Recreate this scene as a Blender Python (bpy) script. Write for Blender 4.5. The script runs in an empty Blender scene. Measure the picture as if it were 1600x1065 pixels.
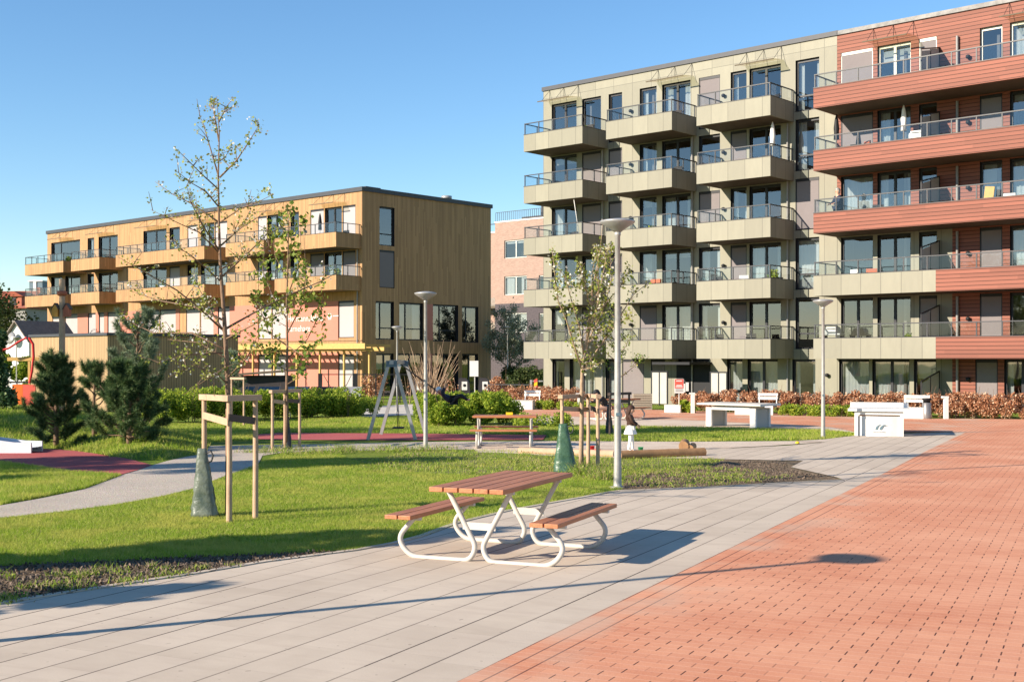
import bpy, bmesh, math, random
import numpy as np
from mathutils import Vector, Matrix, Quaternion
random.seed(7); rng = np.random.default_rng(7)
SC = bpy.context.scene; COL = SC.collection
F = 1900.0; HC = 1.85; SL = 0.0084
EX, EY = .7478, -.6639; NX, NY = .6639, .7478
ROTF = math.atan2(EY, EX)
def gz(Y): return -SL*Y
def G(px, py, h=0.0):
    Y = F*HC/(py-560-F*SL); return Vector(((px-800)/F*Y, Y, gz(Y)+h))
def W(px, py, Y): return Vector(((px-800)/F*Y, Y, HC-(py-560)/F*Y))
def fY(px, d): r=(px-800)/F; return d/(NY+NX*r)
def fa(px, d): r=(px-800)/F; return fY(px, d)*(EX*r+EY)
def fz(px, py, d): return HC-(py-560)/F*fY(px, d)
# ------------------------------------------------------------------ materials
class NT:
    def __init__(s, name):
        s.m = bpy.data.materials.new(name); s.m.use_nodes = True; s.t = s.m.node_tree
        s.b = s.t.nodes['Principled BSDF']; s.n = s.t.nodes; s.l = s.t.links
    def new(s, k): return s.n.new(k)
    def put(s, sock, v):
        if isinstance(v, bpy.types.NodeSocket): s.l.new(v, sock)
        else:
            if isinstance(v, (tuple, list)) and len(v) == 3 and sock.type == 'RGBA': v = (*v, 1)
            sock.default_value = v
    def math(s, op, a, b=0.0, c=None):
        n = s.new('ShaderNodeMath'); n.operation = op; s.put(n.inputs[0], a); s.put(n.inputs[1], b)
        if c is not None: s.put(n.inputs[2], c)
        return n.outputs[0]
    def mix(s, f, a, b, mode='MIX'):
        n = s.new('ShaderNodeMix'); n.data_type = 'RGBA'; n.blend_type = mode
        s.put(n.inputs[0], f); s.put(n.inputs[6], a); s.put(n.inputs[7], b); return n.outputs[2]
    def obj(s): return s.new('ShaderNodeTexCoord').outputs['Object']
    def pos(s): return s.new('ShaderNodeNewGeometry').outputs['Position']
    def isl(s): return s.new('ShaderNodeNewGeometry').outputs['Random Per Island']
    def sep(s, v):
        n = s.new('ShaderNodeSeparateXYZ'); s.put(n.inputs[0], v); return n.outputs
    def comb(s, x, y, z=0.0):
        n = s.new('ShaderNodeCombineXYZ'); s.put(n.inputs[0], x); s.put(n.inputs[1], y); s.put(n.inputs[2], z); return n.outputs[0]
    def noise(s, v, sc, det=3.0, rough=.6):
        n = s.new('ShaderNodeTexNoise'); s.put(n.inputs['Vector'], v); n.inputs['Scale'].default_value = sc
        n.inputs['Detail'].default_value = det; n.inputs['Roughness'].default_value = rough; return n.outputs[0]
    def white(s, v):
        n = s.new('ShaderNodeTexWhiteNoise'); n.noise_dimensions = '3D'; s.put(n.inputs['Vector'], v); return n.outputs[0]
    def ramp(s, f, a, b, c0=0.0, c1=1.0):
        n = s.new('ShaderNodeMapRange'); s.put(n.inputs[0], f); n.inputs[1].default_value = a; n.inputs[2].default_value = b
        n.inputs[3].default_value = c0; n.inputs[4].default_value = c1; return n.outputs[0]
    def line(s, c, sp, w):        # 1 on a line every sp metres, w wide
        f = s.math('FRACT', s.math('DIVIDE', c, sp)); return s.math('LESS_THAN', f, w/sp)
    def bump(s, h, st=.3, d=.02):
        n = s.new('ShaderNodeBump'); n.inputs['Strength'].default_value = st; n.inputs['Distance'].default_value = d
        s.put(n.inputs['Height'], h); s.l.new(n.outputs[0], s.b.inputs['Normal'])
    def done(s, col, rough=.8, spec=.3):
        s.put(s.b.inputs['Base Color'], col); s.put(s.b.inputs['Roughness'], rough)
        s.b.inputs['Specular IOR Level'].default_value = spec; return s.m
M = {}
def sc3(c, k): return tuple(min(1, x*k) for x in c)
def simple(key, c, rough=.7, var=.18, scale=3.0, bump=0.0, spec=.3, metal=0.0, det=4.0):
    t = NT(key); p = t.obj(); n = t.noise(p, scale, det); n2 = t.noise(p, scale*11, 2.0)
    f = t.math('ADD', t.math('MULTIPLY', n, .65), t.math('MULTIPLY', n2, .35))
    col = t.mix(t.ramp(f, .3, .7), sc3(c, 1-var), sc3(c, 1+var))
    if bump: t.bump(f, bump, .01)
    t.b.inputs['Metallic'].default_value = metal
    M[key] = t.done(col, rough, spec); return M[key]
def leafm(key, c1, c2, c3=None, p3=.1, trans=.35):
    t = NT(key); r = t.isl(); col = t.mix(r, c1, c2)
    if c3: col = t.mix(t.math('LESS_THAN', t.white(t.comb(r, r, r)), p3), col, c3)
    t.done(col, .65, .25)
    if trans:
        tr = t.new('ShaderNodeBsdfTranslucent'); t.put(tr.inputs[0], col)
        mx = t.new('ShaderNodeMixShader'); mx.inputs[0].default_value = trans
        t.l.new(t.b.outputs[0], mx.inputs[1]); t.l.new(tr.outputs[0], mx.inputs[2])
        t.l.new(mx.outputs[0], t.n['Material Output'].inputs[0])
    M[key] = t.m
    return t
def glassm(key, tint, refl=.35):
    t = NT(key); tr = t.new('ShaderNodeBsdfTransparent'); tr.inputs[0].default_value = (*tint, 1)
    gl = t.new('ShaderNodeBsdfGlossy'); gl.inputs['Roughness'].default_value = .02; gl.inputs[0].default_value = (1, .92, .90, 1)
    n = t.noise(t.obj(), .9, 1.0); b = t.new('ShaderNodeBump'); b.inputs['Strength'].default_value = .04; b.inputs['Distance'].default_value = .05
    t.l.new(n, b.inputs['Height']); t.l.new(b.outputs[0], gl.inputs['Normal'])
    lw = t.new('ShaderNodeLayerWeight'); lw.inputs[0].default_value = .5
    f = t.ramp(t.math('POWER', lw.outputs['Facing'], 4.0), 0, 1, refl, 1)
    mx = t.new('ShaderNodeMixShader'); t.l.new(f, mx.inputs[0]); t.l.new(tr.outputs[0], mx.inputs[1]); t.l.new(gl.outputs[0], mx.inputs[2])
    t.l.new(mx.outputs[0], t.n['Material Output'].inputs[0]); M[key] = t.m
def boards(key, c, w, var, axis, line=.012, dark=.35, rough=.75, streak=.25):
    t = NT(key); p = t.obj(); s = t.sep(p)
    u = t.math('ADD', s[0], s[1]) if axis == 'v' else s[2]
    o = s[2] if axis == 'v' else t.math('ADD', s[0], s[1])
    idx = t.math('FLOOR', t.math('DIVIDE', u, w))
    r = t.white(t.comb(idx, 3.0, t.math('FLOOR', t.math('ADD', t.math('DIVIDE', o, 2.6 if axis == 'v' else 3.6), t.white(t.comb(idx, 7.0, 1.0))))))
    col = t.mix(r, sc3(c, 1-var), sc3(c, 1+var))
    st = t.noise(t.comb(t.math('MULTIPLY', u, 14.0), t.math('MULTIPLY', o, .5), 0.0), 1.0, 4.0)
    col = t.mix(t.ramp(st, .35, .75, 0, streak), col, sc3(c, .55))
    big = t.noise(p, .22, 2.0); col = t.mix(t.ramp(big, .35, .7, 0, .22), col, sc3(c, .62))
    ln = t.line(u, w, line); col = t.mix(t.math('MULTIPLY', ln, 1-dark), col, sc3(c, .18))
    t.bump(t.math('SUBTRACT', 1.0, ln), .5, .01)
    M[key] = t.done(col, rough, .25); return M[key]
def panels(key, c, wu, wv):
    t = NT(key); p = t.obj(); s = t.sep(p); u = t.math('ADD', s[0], s[1]); v = s[2]
    r = t.white(t.comb(t.math('FLOOR', t.math('DIVIDE', u, wu)), t.math('FLOOR', t.math('DIVIDE', v, wv)), 1.0))
    col = t.mix(r, sc3(c, .9), sc3(c, 1.1))
    n = t.noise(t.comb(t.math('MULTIPLY', u, 3.0), t.math('MULTIPLY', v, .7), 0), 1.2, 5.0)
    col = t.mix(t.ramp(n, .35, .8, 0, .3), col, sc3(c, .6))
    ln = t.math('MAXIMUM', t.line(u, wu, .025), t.line(v, wv, .025))
    col = t.mix(t.math('MULTIPLY', ln, .75), col, sc3(c, .3))
    M[key] = t.done(col, .55, .35); return M[key]
boards('wood_orange', (.41, .24, .115), .125, .17, 'v')
boards('shed_wood', (.40, .27, .145), .13, .12, 'v', .022, .2)
boards('red_boards', (.245, .085, .055), .165, .14, 'h', .028, .1, .6)
panels('green_panel', (.235, .22, .163), 1.22, 2.8)
panels('green_balcony', (.235, .22, .163), .92, 9.0)
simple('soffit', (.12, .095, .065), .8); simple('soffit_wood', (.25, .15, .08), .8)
simple('frame_black', (.018, .018, .022), .4, .1); simple('frame_white', (.62, .60, .54), .5, .1)
simple('cap', (.05, .052, .06), .5, .1); simple('rail', (.045, .047, .052), .4, .1)
simple('metal_cap', (.22, .21, .20), .6, .5, 2.5)
simple('blind', (.19, .165, .165), .85, .05, 1.0); simple('blind_white', (.38, .345, .345), .85, .04, 1.0)
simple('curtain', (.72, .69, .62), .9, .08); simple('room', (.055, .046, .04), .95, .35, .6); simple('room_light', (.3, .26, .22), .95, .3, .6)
simple('pipe', (.24, .23, .22), .4, .1); simple('coral', (.46, .175, .125), .7, .06, .5)
glassm('glass', (.55, .60, .63), .15); glassm('rail_glass', (.88, .92, .92), .05); glassm('glass_dark', (.5, .55, .55), .12); glassm('canopy_glass', (.80, .80, .66), .10)
simple('canopy', (.36, .36, .24), .3, .1)
simple('white_paint', (.64, .62, .58), .5, .06); simple('screen', (.40, .39, .35), .7, .06); simple('concrete', (.52, .48, .42), .85, .12, 4, .2)
simple('metal_grey', (.36, .35, .34), .4, .12, metal=.35); simple('galv', (.37, .355, .33), .55, .18, 9, metal=.4)
simple('tube_white', (.50, .47, .42), .38, .08, 6); simple('yellow_wood', (.50, .31, .10), .7, .15, 5)
simple('stake', (.46, .305, .20), .8, .18, 6, .3); simple('stake_dark', (.10, .07, .055), .8, .2)
simple('log', (.33, .18, .085), .8, .3, 5, .4); simple('black', (.012, .012, .014), .6, .1)
simple('navy', (.018, .025, .05), .8, .2, 12); simple('skin', (.55, .32, .22), .6, .05); simple('hair_dark', (.045, .02, .012), .7, .3, 30)
simple('white_cloth', (.78, .76, .72), .9, .05, 10); simple('orange', (.75, .14, .02), .5, .08); simple('red_plastic', (.55, .02, .02), .4, .1)
simple('roof_tile', (.30, .075, .04), .8, .35, 9); simple('roof_dark', (.20, .165, .14), .85, .3, 5); simple('render_grey', (.28, .27, .25), .9, .2)
simple('house_white', (.6, .59, .57), .8, .05); simple('blue_grey', (.10, .15, .18), .5, .2)
simple('bark', (.20, .125, .08), .85, .35, 22, .5); simple('bark_light', (.36, .25, .16), .85, .3, 22, .5)
simple('slide', (.66, .66, .68), .3, .05); simple('sign_red', (.70, .10, .07), .5, .05); simple('bin_steel', (.23, .215, .205), .35, .1, metal=.5)
simple('toy_green', (.03, .3, .12), .4, .1); simple('yellow', (.8, .5, .02), .5, .1); simple('wicker', (.30, .25, .19), .8, .3, 20)
simple('ochre_box', (.62, .28, .05), .6, .1); simple('terracotta', (.36, .11, .06), .7, .1); simple('dark_wood', (.035, .03, .034), .7, .2)
# picnic table slats
t = NT('table_wood'); p = t.obj(); s = t.sep(p)
n = t.noise(t.comb(t.math('MULTIPLY', s[0], 30.0), t.math('MULTIPLY', s[1], 1.6), t.math('MULTIPLY', s[2], 30.)), 1.0, 6.0, .7)
r = t.isl(); col = t.mix(t.ramp(n, .3, .72), (.24, .075, .03), (.55, .22, .095)); col = t.mix(t.math('MULTIPLY', r, .45), col, (.40, .16, .07))
t.bump(n, .35, .004); M['table_wood'] = t.done(col, .5, .4)
t = NT('bag'); p = t.obj(); s = t.sep(p)
n = t.noise(p, 5.0, 4.0, .6); col = t.mix(t.ramp(n, .35, .7), (.03, .075, .042), (.075, .145, .085)); t.bump(n, .9, .03); M['bag'] = t.done(col, .38, .5)
t = NT('bag_grey'); n = t.noise(t.obj(), 5, 4, .6); t.bump(n, .9, .03); M['bag_grey'] = t.done(t.mix(t.ramp(n, .35, .7), (.06, .08, .06), (.17, .19, .15)), .35, .5)
t = NT('bag_black'); n = t.noise(t.obj(), 8, 5, .7); t.bump(n, .9, .03); M['bag_black'] = t.done((.015, .016, .02), .4, .5)
# ground materials (world position)
t = NT('grass'); p = t.pos(); n1 = t.noise(p, .5, 5, .65); n2 = t.noise(p, 7, 5, .7); n3 = t.noise(p, 90, 3, .7)
col = t.mix(t.ramp(n3, .3, .7), (.10, .17, .016), (.27, .36, .045)); col = t.mix(t.ramp(n1, .4, .66, 0, .6), col, (.32, .34, .07))
col = t.mix(t.ramp(n2, .56, .72, 0, .55), col, (.09, .075, .035)); t.bump(t.math('ADD', n3, n2), 1, .05); M['grass'] = t.done(col, .9, .1)
t = NT('soil'); p = t.pos(); n1 = t.noise(p, 3, 6, .7); n3 = t.noise(p, 45, 5, .75)
col = t.mix(t.ramp(n3, .35, .7), (.11, .075, .05), (.44, .33, .22)); col = t.mix(t.ramp(n1, .5, .7, 0, .35), col, (.08, .10, .02)); t.bump(n3, 1, .05); M['soil'] = t.done(col, .95, .1)
t = NT('worn'); p = t.pos(); n1 = t.noise(p, 3.5, 8, .8); n3 = t.noise(p, 40, 4, .7)
col = t.mix(t.ramp(n3, .35, .7), (.22, .17, .10), (.42, .34, .22)); col = t.mix(t.ramp(n1, .42, .55), col, (.13, .19, .03)); t.bump(n3, 1, .05); M['worn'] = t.done(col, .95, .1)
t = NT('gravel'); p = t.pos(); v = t.new('ShaderNodeTexVoronoi'); t.put(v.inputs['Vector'], p); v.inputs['Scale'].default_value = 48
n1 = t.noise(p, .8, 4); n3 = t.noise(p, 30, 4, .7)
col = t.mix(t.ramp(n3, .3, .7), (.34, .28, .22), (.64, .55, .45)); col = t.mix(.22, col, v.outputs['Color'], 'SOFT_LIGHT'); col = t.mix(t.ramp(n1, .4, .7, 0, .35), col, (.30, .26, .22))
t.bump(v.outputs['Distance'], .6, .012); M['gravel'] = t.done(col, .9, .15)
t = NT('sand'); p = t.pos(); n1 = t.noise(p, 1.1, 5); n3 = t.noise(p, 30, 4, .7)
col = t.mix(t.ramp(n3, .3, .7), (.50, .40, .31), (.72, .60, .48)); col = t.mix(t.ramp(n1, .45, .7, 0, .5), col, (.42, .30, .22)); t.bump(n3, .6, .02); M['sand'] = t.done(col, .95, .1)
t = NT('rubber'); p = t.pos(); n3 = t.noise(p, 60, 4, .8); n1 = t.noise(p, .9, 3)
col = t.mix(t.ramp(n3, .35, .7), (.30, .055, .055), (.56, .15, .14)); col = t.mix(t.ramp(n1, .4, .7, 0, .3), col, (.40, .17, .15)); t.bump(n3, .5, .01); M['rubber'] = t.done(col, .9, .15)
A0 = G(725, 1065); A1 = G(1383, 740); DIR = Vector((A1.x-A0.x, A1.y-A0.y)).normalized(); PRP = Vector((DIR.y, -DIR.x))
def uv_dir(t):
    s = t.sep(t.pos())
    x = t.math('SUBTRACT', s[0], A0.x); y = t.math('SUBTRACT', s[1], A0.y)
    u = t.math('ADD', t.math('MULTIPLY', x, PRP.x), t.math('MULTIPLY', y, PRP.y))
    v = t.math('ADD', t.math('MULTIPLY', x, DIR.x), t.math('MULTIPLY', y, DIR.y)); return u, v
t = NT('brick_paving'); u, v = uv_dir(t); RH = .105; BW = .225
c = t.math('FLOOR', t.math('DIVIDE', v, RH)); odd = t.math('MULTIPLY', t.math('FLOORED_MODULO', c, 2.0), .5)
uu = t.math('ADD', t.math('DIVIDE', u, BW), odd); bi = t.math('FLOOR', uu)
rb = t.white(t.comb(bi, c, 0.0)); rj = t.white(t.comb(bi, c, 5.0)); p = t.pos()
head = t.math('LESS_THAN', t.math('FRACT', uu), .042)
head = t.math('MULTIPLY', head, t.ramp(rj, .1, .7, .2, 1.0))
inb = t.math('GREATER_THAN', u, .34); head = t.math('MULTIPLY', head, inb)
bed = t.math('LESS_THAN', t.math('FRACT', t.math('DIVIDE', v, RH)), .06)
brd = t.math('MULTIPLY', t.math('LESS_THAN', t.math('FRACT', t.math('DIVIDE', t.math('ADD', u, .01), .13)), .10), t.math('SUBTRACT', 1.0, inb))
n1 = t.noise(p, .55, 4, .6); n2 = t.noise(p, 55, 3, .7); n4 = t.noise(t.comb(t.math('MULTIPLY', u, .8), t.math('MULTIPLY', v, 9.0), 0), 1.0, 3)
col = t.mix(rb, (.51, .19, .10), (.59, .24, .13)); col = t.mix(t.ramp(n1, .38, .72, 0, .75), col, (.74, .39, .24)); col = t.mix(t.ramp(n4, .45, .8, 0, .35), col, (.47, .155, .09))
col = t.mix(t.ramp(n2, .35, .7, 0, .3), col, (.76, .38, .23)); col = t.mix(t.math('MULTIPLY', bed, .5), col, (.78, .48, .36))
col = t.mix(t.math('MULTIPLY', head, .93), col, (.05, .018, .012)); col = t.mix(t.math('MULTIPLY', brd, .8), col, (.10, .04, .03))
stn = t.math('MULTIPLY', t.ramp(u, 0.0, .9, 1, 0), t.ramp(t.noise(p, .9, 2), .5, .62)); col = t.mix(t.math('MULTIPLY', stn, .55), col, (.52, .40, .30))
t.bump(t.math('SUBTRACT', n2, t.math('MULTIPLY', head, 2.0)), .35, .006); M['brick_paving'] = t.done(col, .8, .2)
t = NT('grey_paving'); u, v = uv_dir(t); p = t.pos(); SW = .35
ci = t.math('FLOOR', t.math('DIVIDE', u, SW)); off = t.math('MULTIPLY', t.white(t.comb(ci, 1.0, 0.0)), .7)
vv = t.math('ADD', t.math('DIVIDE', v, .7), off); ri = t.math('FLOOR', vv); rb = t.white(t.comb(ci, ri, 0.0)); rs = t.white(t.comb(ci, t.math('FLOOR', t.math('DIVIDE', v, 2.1)), 2.0))
jl = t.math('MULTIPLY', t.math('LESS_THAN', t.math('FRACT', t.math('DIVIDE', u, SW)), .042), t.ramp(rs, 0, 1, .5, 1))
jc = t.math('MULTIPLY', t.math('LESS_THAN', t.math('FRACT', vv), .008), .16)
n1 = t.noise(p, .7, 5, .65); n2 = t.noise(p, 70, 3, .7); n4 = t.noise(t.comb(t.math('MULTIPLY', u, 1.5), t.math('MULTIPLY', v, 7.0), 0), 1.0, 4)
col = t.mix(rb, (.46, .375, .29), (.54, .445, .35)); col = t.mix(t.ramp(n1, .38, .7, 0, .75), col, (.63, .525, .41)); col = t.mix(t.ramp(n4, .5, .8, 0, .5), col, (.42, .33, .26))
col = t.mix(t.ramp(n2, .35, .7, 0, .3), col, (.48, .40, .32)); sp = t.math('LESS_THAN', t.noise(p, 14, 1), .25); col = t.mix(t.math('MULTIPLY', sp, .5), col, (.25, .2, .16))
col = t.mix(t.math('MAXIMUM', jl, jc), col, (.055, .042, .035)); t.bump(n2, .3, .005); M['grey_paving'] = t.done(col, .85, .15)
t = NT('brick_wall'); bt = t.new('ShaderNodeTexBrick'); p = t.obj(); s = t.sep(p)
t.put(bt.inputs['Vector'], t.comb(t.math('ADD', s[0], s[1]), s[2], 0)); bt.inputs['Scale'].default_value = 1; bt.inputs['Brick Width'].default_value = .3; bt.inputs['Row Height'].default_value = .1
bt.inputs['Mortar Size'].default_value = .012
for i, c in ((1, (.36, .225, .175, 1)), (2, (.26, .155, .12, 1)), (3, (.34, .27, .22, 1))): bt.inputs[i].default_value = c
n = t.noise(p, .8, 4); M['brick_wall'] = t.done(t.mix(t.ramp(n, .3, .7, 0, .3), bt.outputs[0], (.38, .28, .23)), .85, .2)
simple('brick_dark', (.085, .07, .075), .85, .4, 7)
leafm('leaf_spring', (.20, .26, .03), (.38, .36, .09), (.72, .68, .62), .16); leafm('leaf_tree', (.055, .13, .015), (.30, .33, .05), (.5, .48, .12), .1)
leafm('blossom', (.30, .26, .08), (.62, .58, .48), (.17, .21, .03), .45); leafm('beech', (.24, .085, .035), (.52, .26, .14), (.70, .50, .33), .15, .25)
leafm('leaf_green', (.16, .27, .02), (.50, .54, .07), (.08, .15, .015), .15, .5); leafm('needle', (.025, .06, .02), (.10, .17, .055), (.24, .30, .12), .2, .2); leafm('chips', (.05, .035, .028), (.20, .145, .105), None, 0, .0)
leafm('needle_blue', (.10, .15, .08), (.30, .36, .22), None, 0, .1)
leafm('blade', (.15, .27, .02), (.42, .54, .06), (.56, .52, .17), .16, .5); leafm('dark_leaf', (.02, .04, .01), (.07, .10, .025), (.13, .15, .05), .15)
leafm('olive', (.20, .22, .14), (.38, .39, .27), None, 0, .4); leafm('twig_grey', (.16, .15, .10), (.26, .25, .17), None, 0, .1); leafm('weed', (.12, .21, .02), (.34, .42, .05), (.40, .32, .16), .3)
# ------------------------------------------------------------------ mesh builder
class MB:
    def __init__(s): s.v = []; s.f = []; s.mi = []; s.sm = []; s.mats = []; s.arr = []
    def mid(s, m):
        if m not in s.mats: s.mats.append(m)
        return s.mats.index(m)
    def add(s, vs, fs, m, smooth=False, mp=None):
        o = len(s.v); i = s.mid(m)
        for p in vs: s.v.append(tuple(mp(*p)) if mp else tuple(p))
        for f in fs: s.f.append(tuple(o+k for k in f)); s.mi.append(i); s.sm.append(smooth)
    def box(s, x0, x1, y0, y1, z0, z1, m, mp=None):
        vs = [(x, y, z) for z in (z0, z1) for y in (y0, y1) for x in (x0, x1)]
        s.add(vs, [(0, 2, 3, 1), (4, 5, 7, 6), (0, 1, 5, 4), (2, 6, 7, 3), (0, 4, 6, 2), (1, 3, 7, 5)], m, mp=mp)
    def cbox(s, c, sz, m, rot=0):
        cr, sr = math.cos(rot), math.sin(rot)
        def mp(x, y, z): return (c[0]+x*cr-y*sr, c[1]+x*sr+y*cr, c[2]+z)
        s.box(-sz[0]/2, sz[0]/2, -sz[1]/2, sz[1]/2, -sz[2]/2, sz[2]/2, m, mp)
    def quad(s, a, b, c, d, m): s.add([a, b, c, d], [(0, 1, 2, 3)], m)
    def bar(s, p, q, w, h, m, up=(0, 0, 1)):
        p = Vector(p); q = Vector(q); d = (q-p).normalized(); u = Vector(up)
        if abs(d.dot(u)) > .98: u = Vector((0, 1, 0))
        r = d.cross(u).normalized()*w/2; k = r.cross(d).normalized()*h/2
        vs = [e+sx*r+sy*k for e in (p, q) for sx, sy in ((-1, -1), (1, -1), (1, 1), (-1, 1))]
        s.add(vs, [(0, 1, 2, 3), (7, 6, 5, 4), (0, 4, 5, 1), (1, 5, 6, 2), (2, 6, 7, 3), (3, 7, 4, 0)], m)
    def tube(s, pts, rad, m, n=8, cap=True):
        pts = [Vector(p) for p in pts]
        rad = rad if isinstance(rad, (list, tuple)) else [rad]*len(pts)
        vs = []; fs = []; prev = None
        for i, p in enumerate(pts):
            d = (pts[min(i+1, len(pts)-1)]-pts[max(i-1, 0)])
            d = d.normalized() if d.length > 1e-9 else Vector((0, 0, 1))
            if prev is None:
                a = Vector((1, 0, 0)) if abs(d.x) < .8 else Vector((0, 1, 0))
            else: a = prev
            a = (a-d*a.dot(d)).normalized(); b = d.cross(a); prev = a
            for k in range(n):
                t = 2*math.pi*k/n; vs.append(p+(a*math.cos(t)+b*math.sin(t))*rad[i])
        for i in range(len(pts)-1):
            for k in range(n):
                k2 = (k+1) % n; fs.append((i*n+k, i*n+k2, (i+1)*n+k2, (i+1)*n+k))
        if cap and n < 8: fs.append(tuple(range(n-1, -1, -1))); fs.append(tuple((len(pts)-1)*n+k for k in range(n)))
        s.add(vs, fs, m, True)
        if cap and n >= 8: s.add(vs[:n], [tuple(range(n-1, -1, -1))], m); s.add(vs[-n:], [tuple(range(n))], m)
    def lathe(s, c, prof, m, n=24):
        vs = []; fs = []
        for (r, z) in prof:
            for k in range(n):
                t = 2*math.pi*k/n; vs.append((c[0]+r*math.cos(t), c[1]+r*math.sin(t), c[2]+z))
        for i in range(len(prof)-1):
            for k in range(n):
                k2 = (k+1) % n; fs.append((i*n+k, i*n+k2, (i+1)*n+k2, (i+1)*n+k))
        fs.append(tuple(range(n-1, -1, -1))); fs.append(tuple((len(prof)-1)*n+k for k in range(n)))
        s.add(vs, fs, m, True)
    def prism(s, poly, y0, y1, m, mp=None):     # poly of (x,z) extruded in y
        n = len(poly); vs = [(x, y0, z) for x, z in poly]+[(x, y1, z) for x, z in poly]
        fs = [tuple(range(n)), tuple(range(2*n-1, n-1, -1))]+[(i, n+i, n+(i+1) % n, (i+1) % n) for i in range(n)]
        s.add(vs, fs, m, mp=mp)
    def wall(s, mp, u0, u1, v0, v1, holes, dep, m, mrev=None):
        us = sorted({u0, u1, *[h[0] for h in holes], *[h[1] for h in holes]}); vs = sorted({v0, v1, *[h[2] for h in holes], *[h[3] for h in holes]})
        us = [u for u in us if u0 <= u <= u1]; vs = [v for v in vs if v0 <= v <= v1]
        for i in range(len(us)-1):
            for j in range(len(vs)-1):
                cu = (us[i]+us[i+1])/2; cv = (vs[j]+vs[j+1])/2
                if any(h[0] < cu < h[1] and h[2] < cv < h[3] for h in holes): continue
                s.add([(us[i], 0, vs[j]), (us[i+1], 0, vs[j]), (us[i+1], 0, vs[j+1]), (us[i], 0, vs[j+1])], [(0, 1, 2, 3)], m, mp=mp)
        for a, b, c, d in holes:
            s.add([(a, 0, c), (b, 0, c), (b, 0, d), (a, 0, d), (a, dep, c), (b, dep, c), (b, dep, d), (a, dep, d)],
                  [(0, 4, 5, 1), (1, 5, 6, 2), (2, 6, 7, 3), (3, 7, 4, 0)], mrev or m, mp=mp)
    def build(s, name, parent=None, loc=None, off=None, fix=True, bevel=0):
        me = bpy.data.meshes.new(name)
        vs = s.v
        if off is not None: vs = [(a-off[0], b-off[1], c-off[2]) for a, b, c in s.v]
        me.from_pydata(vs, [], s.f)
        for m in s.mats: me.materials.append(M[m])
        me.polygons.foreach_set('material_index', s.mi); me.polygons.foreach_set('use_smooth', s.sm)
        if fix:
            bm = bmesh.new(); bm.from_mesh(me); bmesh.ops.recalc_face_normals(bm, faces=bm.faces); bm.to_mesh(me); bm.free()
        me.update(); o = bpy.data.objects.new(name, me); COL.objects.link(o)
        if parent: o.parent = parent
        if loc is not None: o.location = loc
        if bevel:
            b = o.modifiers.new('bevel', 'BEVEL'); b.width = bevel; b.segments = 2; b.limit_method = 'ANGLE'
        if any(s.sm) and not all(s.sm):
            pass
        return o
def npmesh(name, V, faces_n, mat, parent=None, loc=None, idx=None):
    """V: (N*k,3) consecutive verts, faces_n verts per face"""
    me = bpy.data.meshes.new(name); nv = len(V); nf = nv//faces_n
    me.vertices.add(nv); me.vertices.foreach_set('co', np.ascontiguousarray(V, dtype=np.float32).ravel())
    me.loops.add(nv); me.loops.foreach_set('vertex_index', np.arange(nv, dtype=np.int32))
    me.polygons.add(nf); me.polygons.foreach_set('loop_start', np.arange(0, nv, faces_n, dtype=np.int32))
    me.polygons.foreach_set('loop_total', np.full(nf, faces_n, dtype=np.int32))
    me.materials.append(M[mat]); me.update(calc_edges=True)
    o = bpy.data.objects.new(name, me); COL.objects.link(o)
    if parent: o.parent = parent
    if loc is not None: o.location = loc
    return o
def tag(o, label, cat, group=None, kind=None):
    if label: o['label'] = label
    if cat: o['category'] = cat
    if group: o['group'] = group
    if kind: o['kind'] = kind
    return o
def thing(name, label, cat, loc=(0, 0, 0), rotz=0, group=None):
    o = bpy.data.objects.new(name, None); COL.objects.link(o); o.location = loc; o.rotation_euler = (0, 0, rotz)
    o.empty_display_size = .2; return tag(o, label, cat, group)
KIDS = {}
def copy_tree(o, loc=None, rotz=None, label=None, parent=None):
    c = o.copy(); COL.objects.link(c); c.parent = parent
    if loc is not None: c.location = loc
    if rotz is not None: c.rotation_euler = (0, 0, rotz)
    if label: c['label'] = label
    for ch in list(o.children): copy_tree(ch, parent=c)
    return c
def leaves(P, size, aspect=1.0, up=0.0, jit=.5):
    """diamond leaves at points P -> (4N,3)"""
    n = len(P); d = rng.normal(size=(n, 3)); d[:, 2] += up; d /= np.linalg.norm(d, axis=1)[:, None]
    e = rng.normal(size=(n, 3)); e -= (e*d).sum(1)[:, None]*d; e /= np.linalg.norm(e, axis=1)[:, None]
    sz = size*(1-jit/2+jit*rng.random(n))[:, None]
    V = np.empty((n, 4, 3)); V[:, 0] = P; V[:, 1] = P+d*sz*.5+e*sz*.32*aspect; V[:, 2] = P+d*sz; V[:, 3] = P+d*sz*.5-e*sz*.32*aspect
    return V.reshape(-1, 3)
def blades(P, h, w, lean=.35):
    n = len(P); hh = (h*(.6+.8*rng.random(n)))[:, None]; a = rng.random(n)*2*np.pi
    e = np.stack([np.cos(a), np.sin(a), 0*a], 1)*w/2; l = rng.normal(size=(n, 3))*lean; l[:, 2] = 1
    V = np.empty((n, 3, 3)); V[:, 0] = P-e; V[:, 1] = P+e; V[:, 2] = P+l*hh; return V.reshape(-1, 3)
def inpoly(x, y, poly):
    c = np.zeros(len(x), bool); j = len(poly)-1
    for i in range(len(poly)):
        xi, yi = poly[i]; xj, yj = poly[j]
        if yi != yj:
            m = ((yi > y) != (yj > y)) & (x < (xj-xi)*(y-yi)/(yj-yi)+xi); c ^= m
        j = i
    return c
def gpoly(pts): return [(G(*p).x, G(*p).y) for p in pts]
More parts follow.
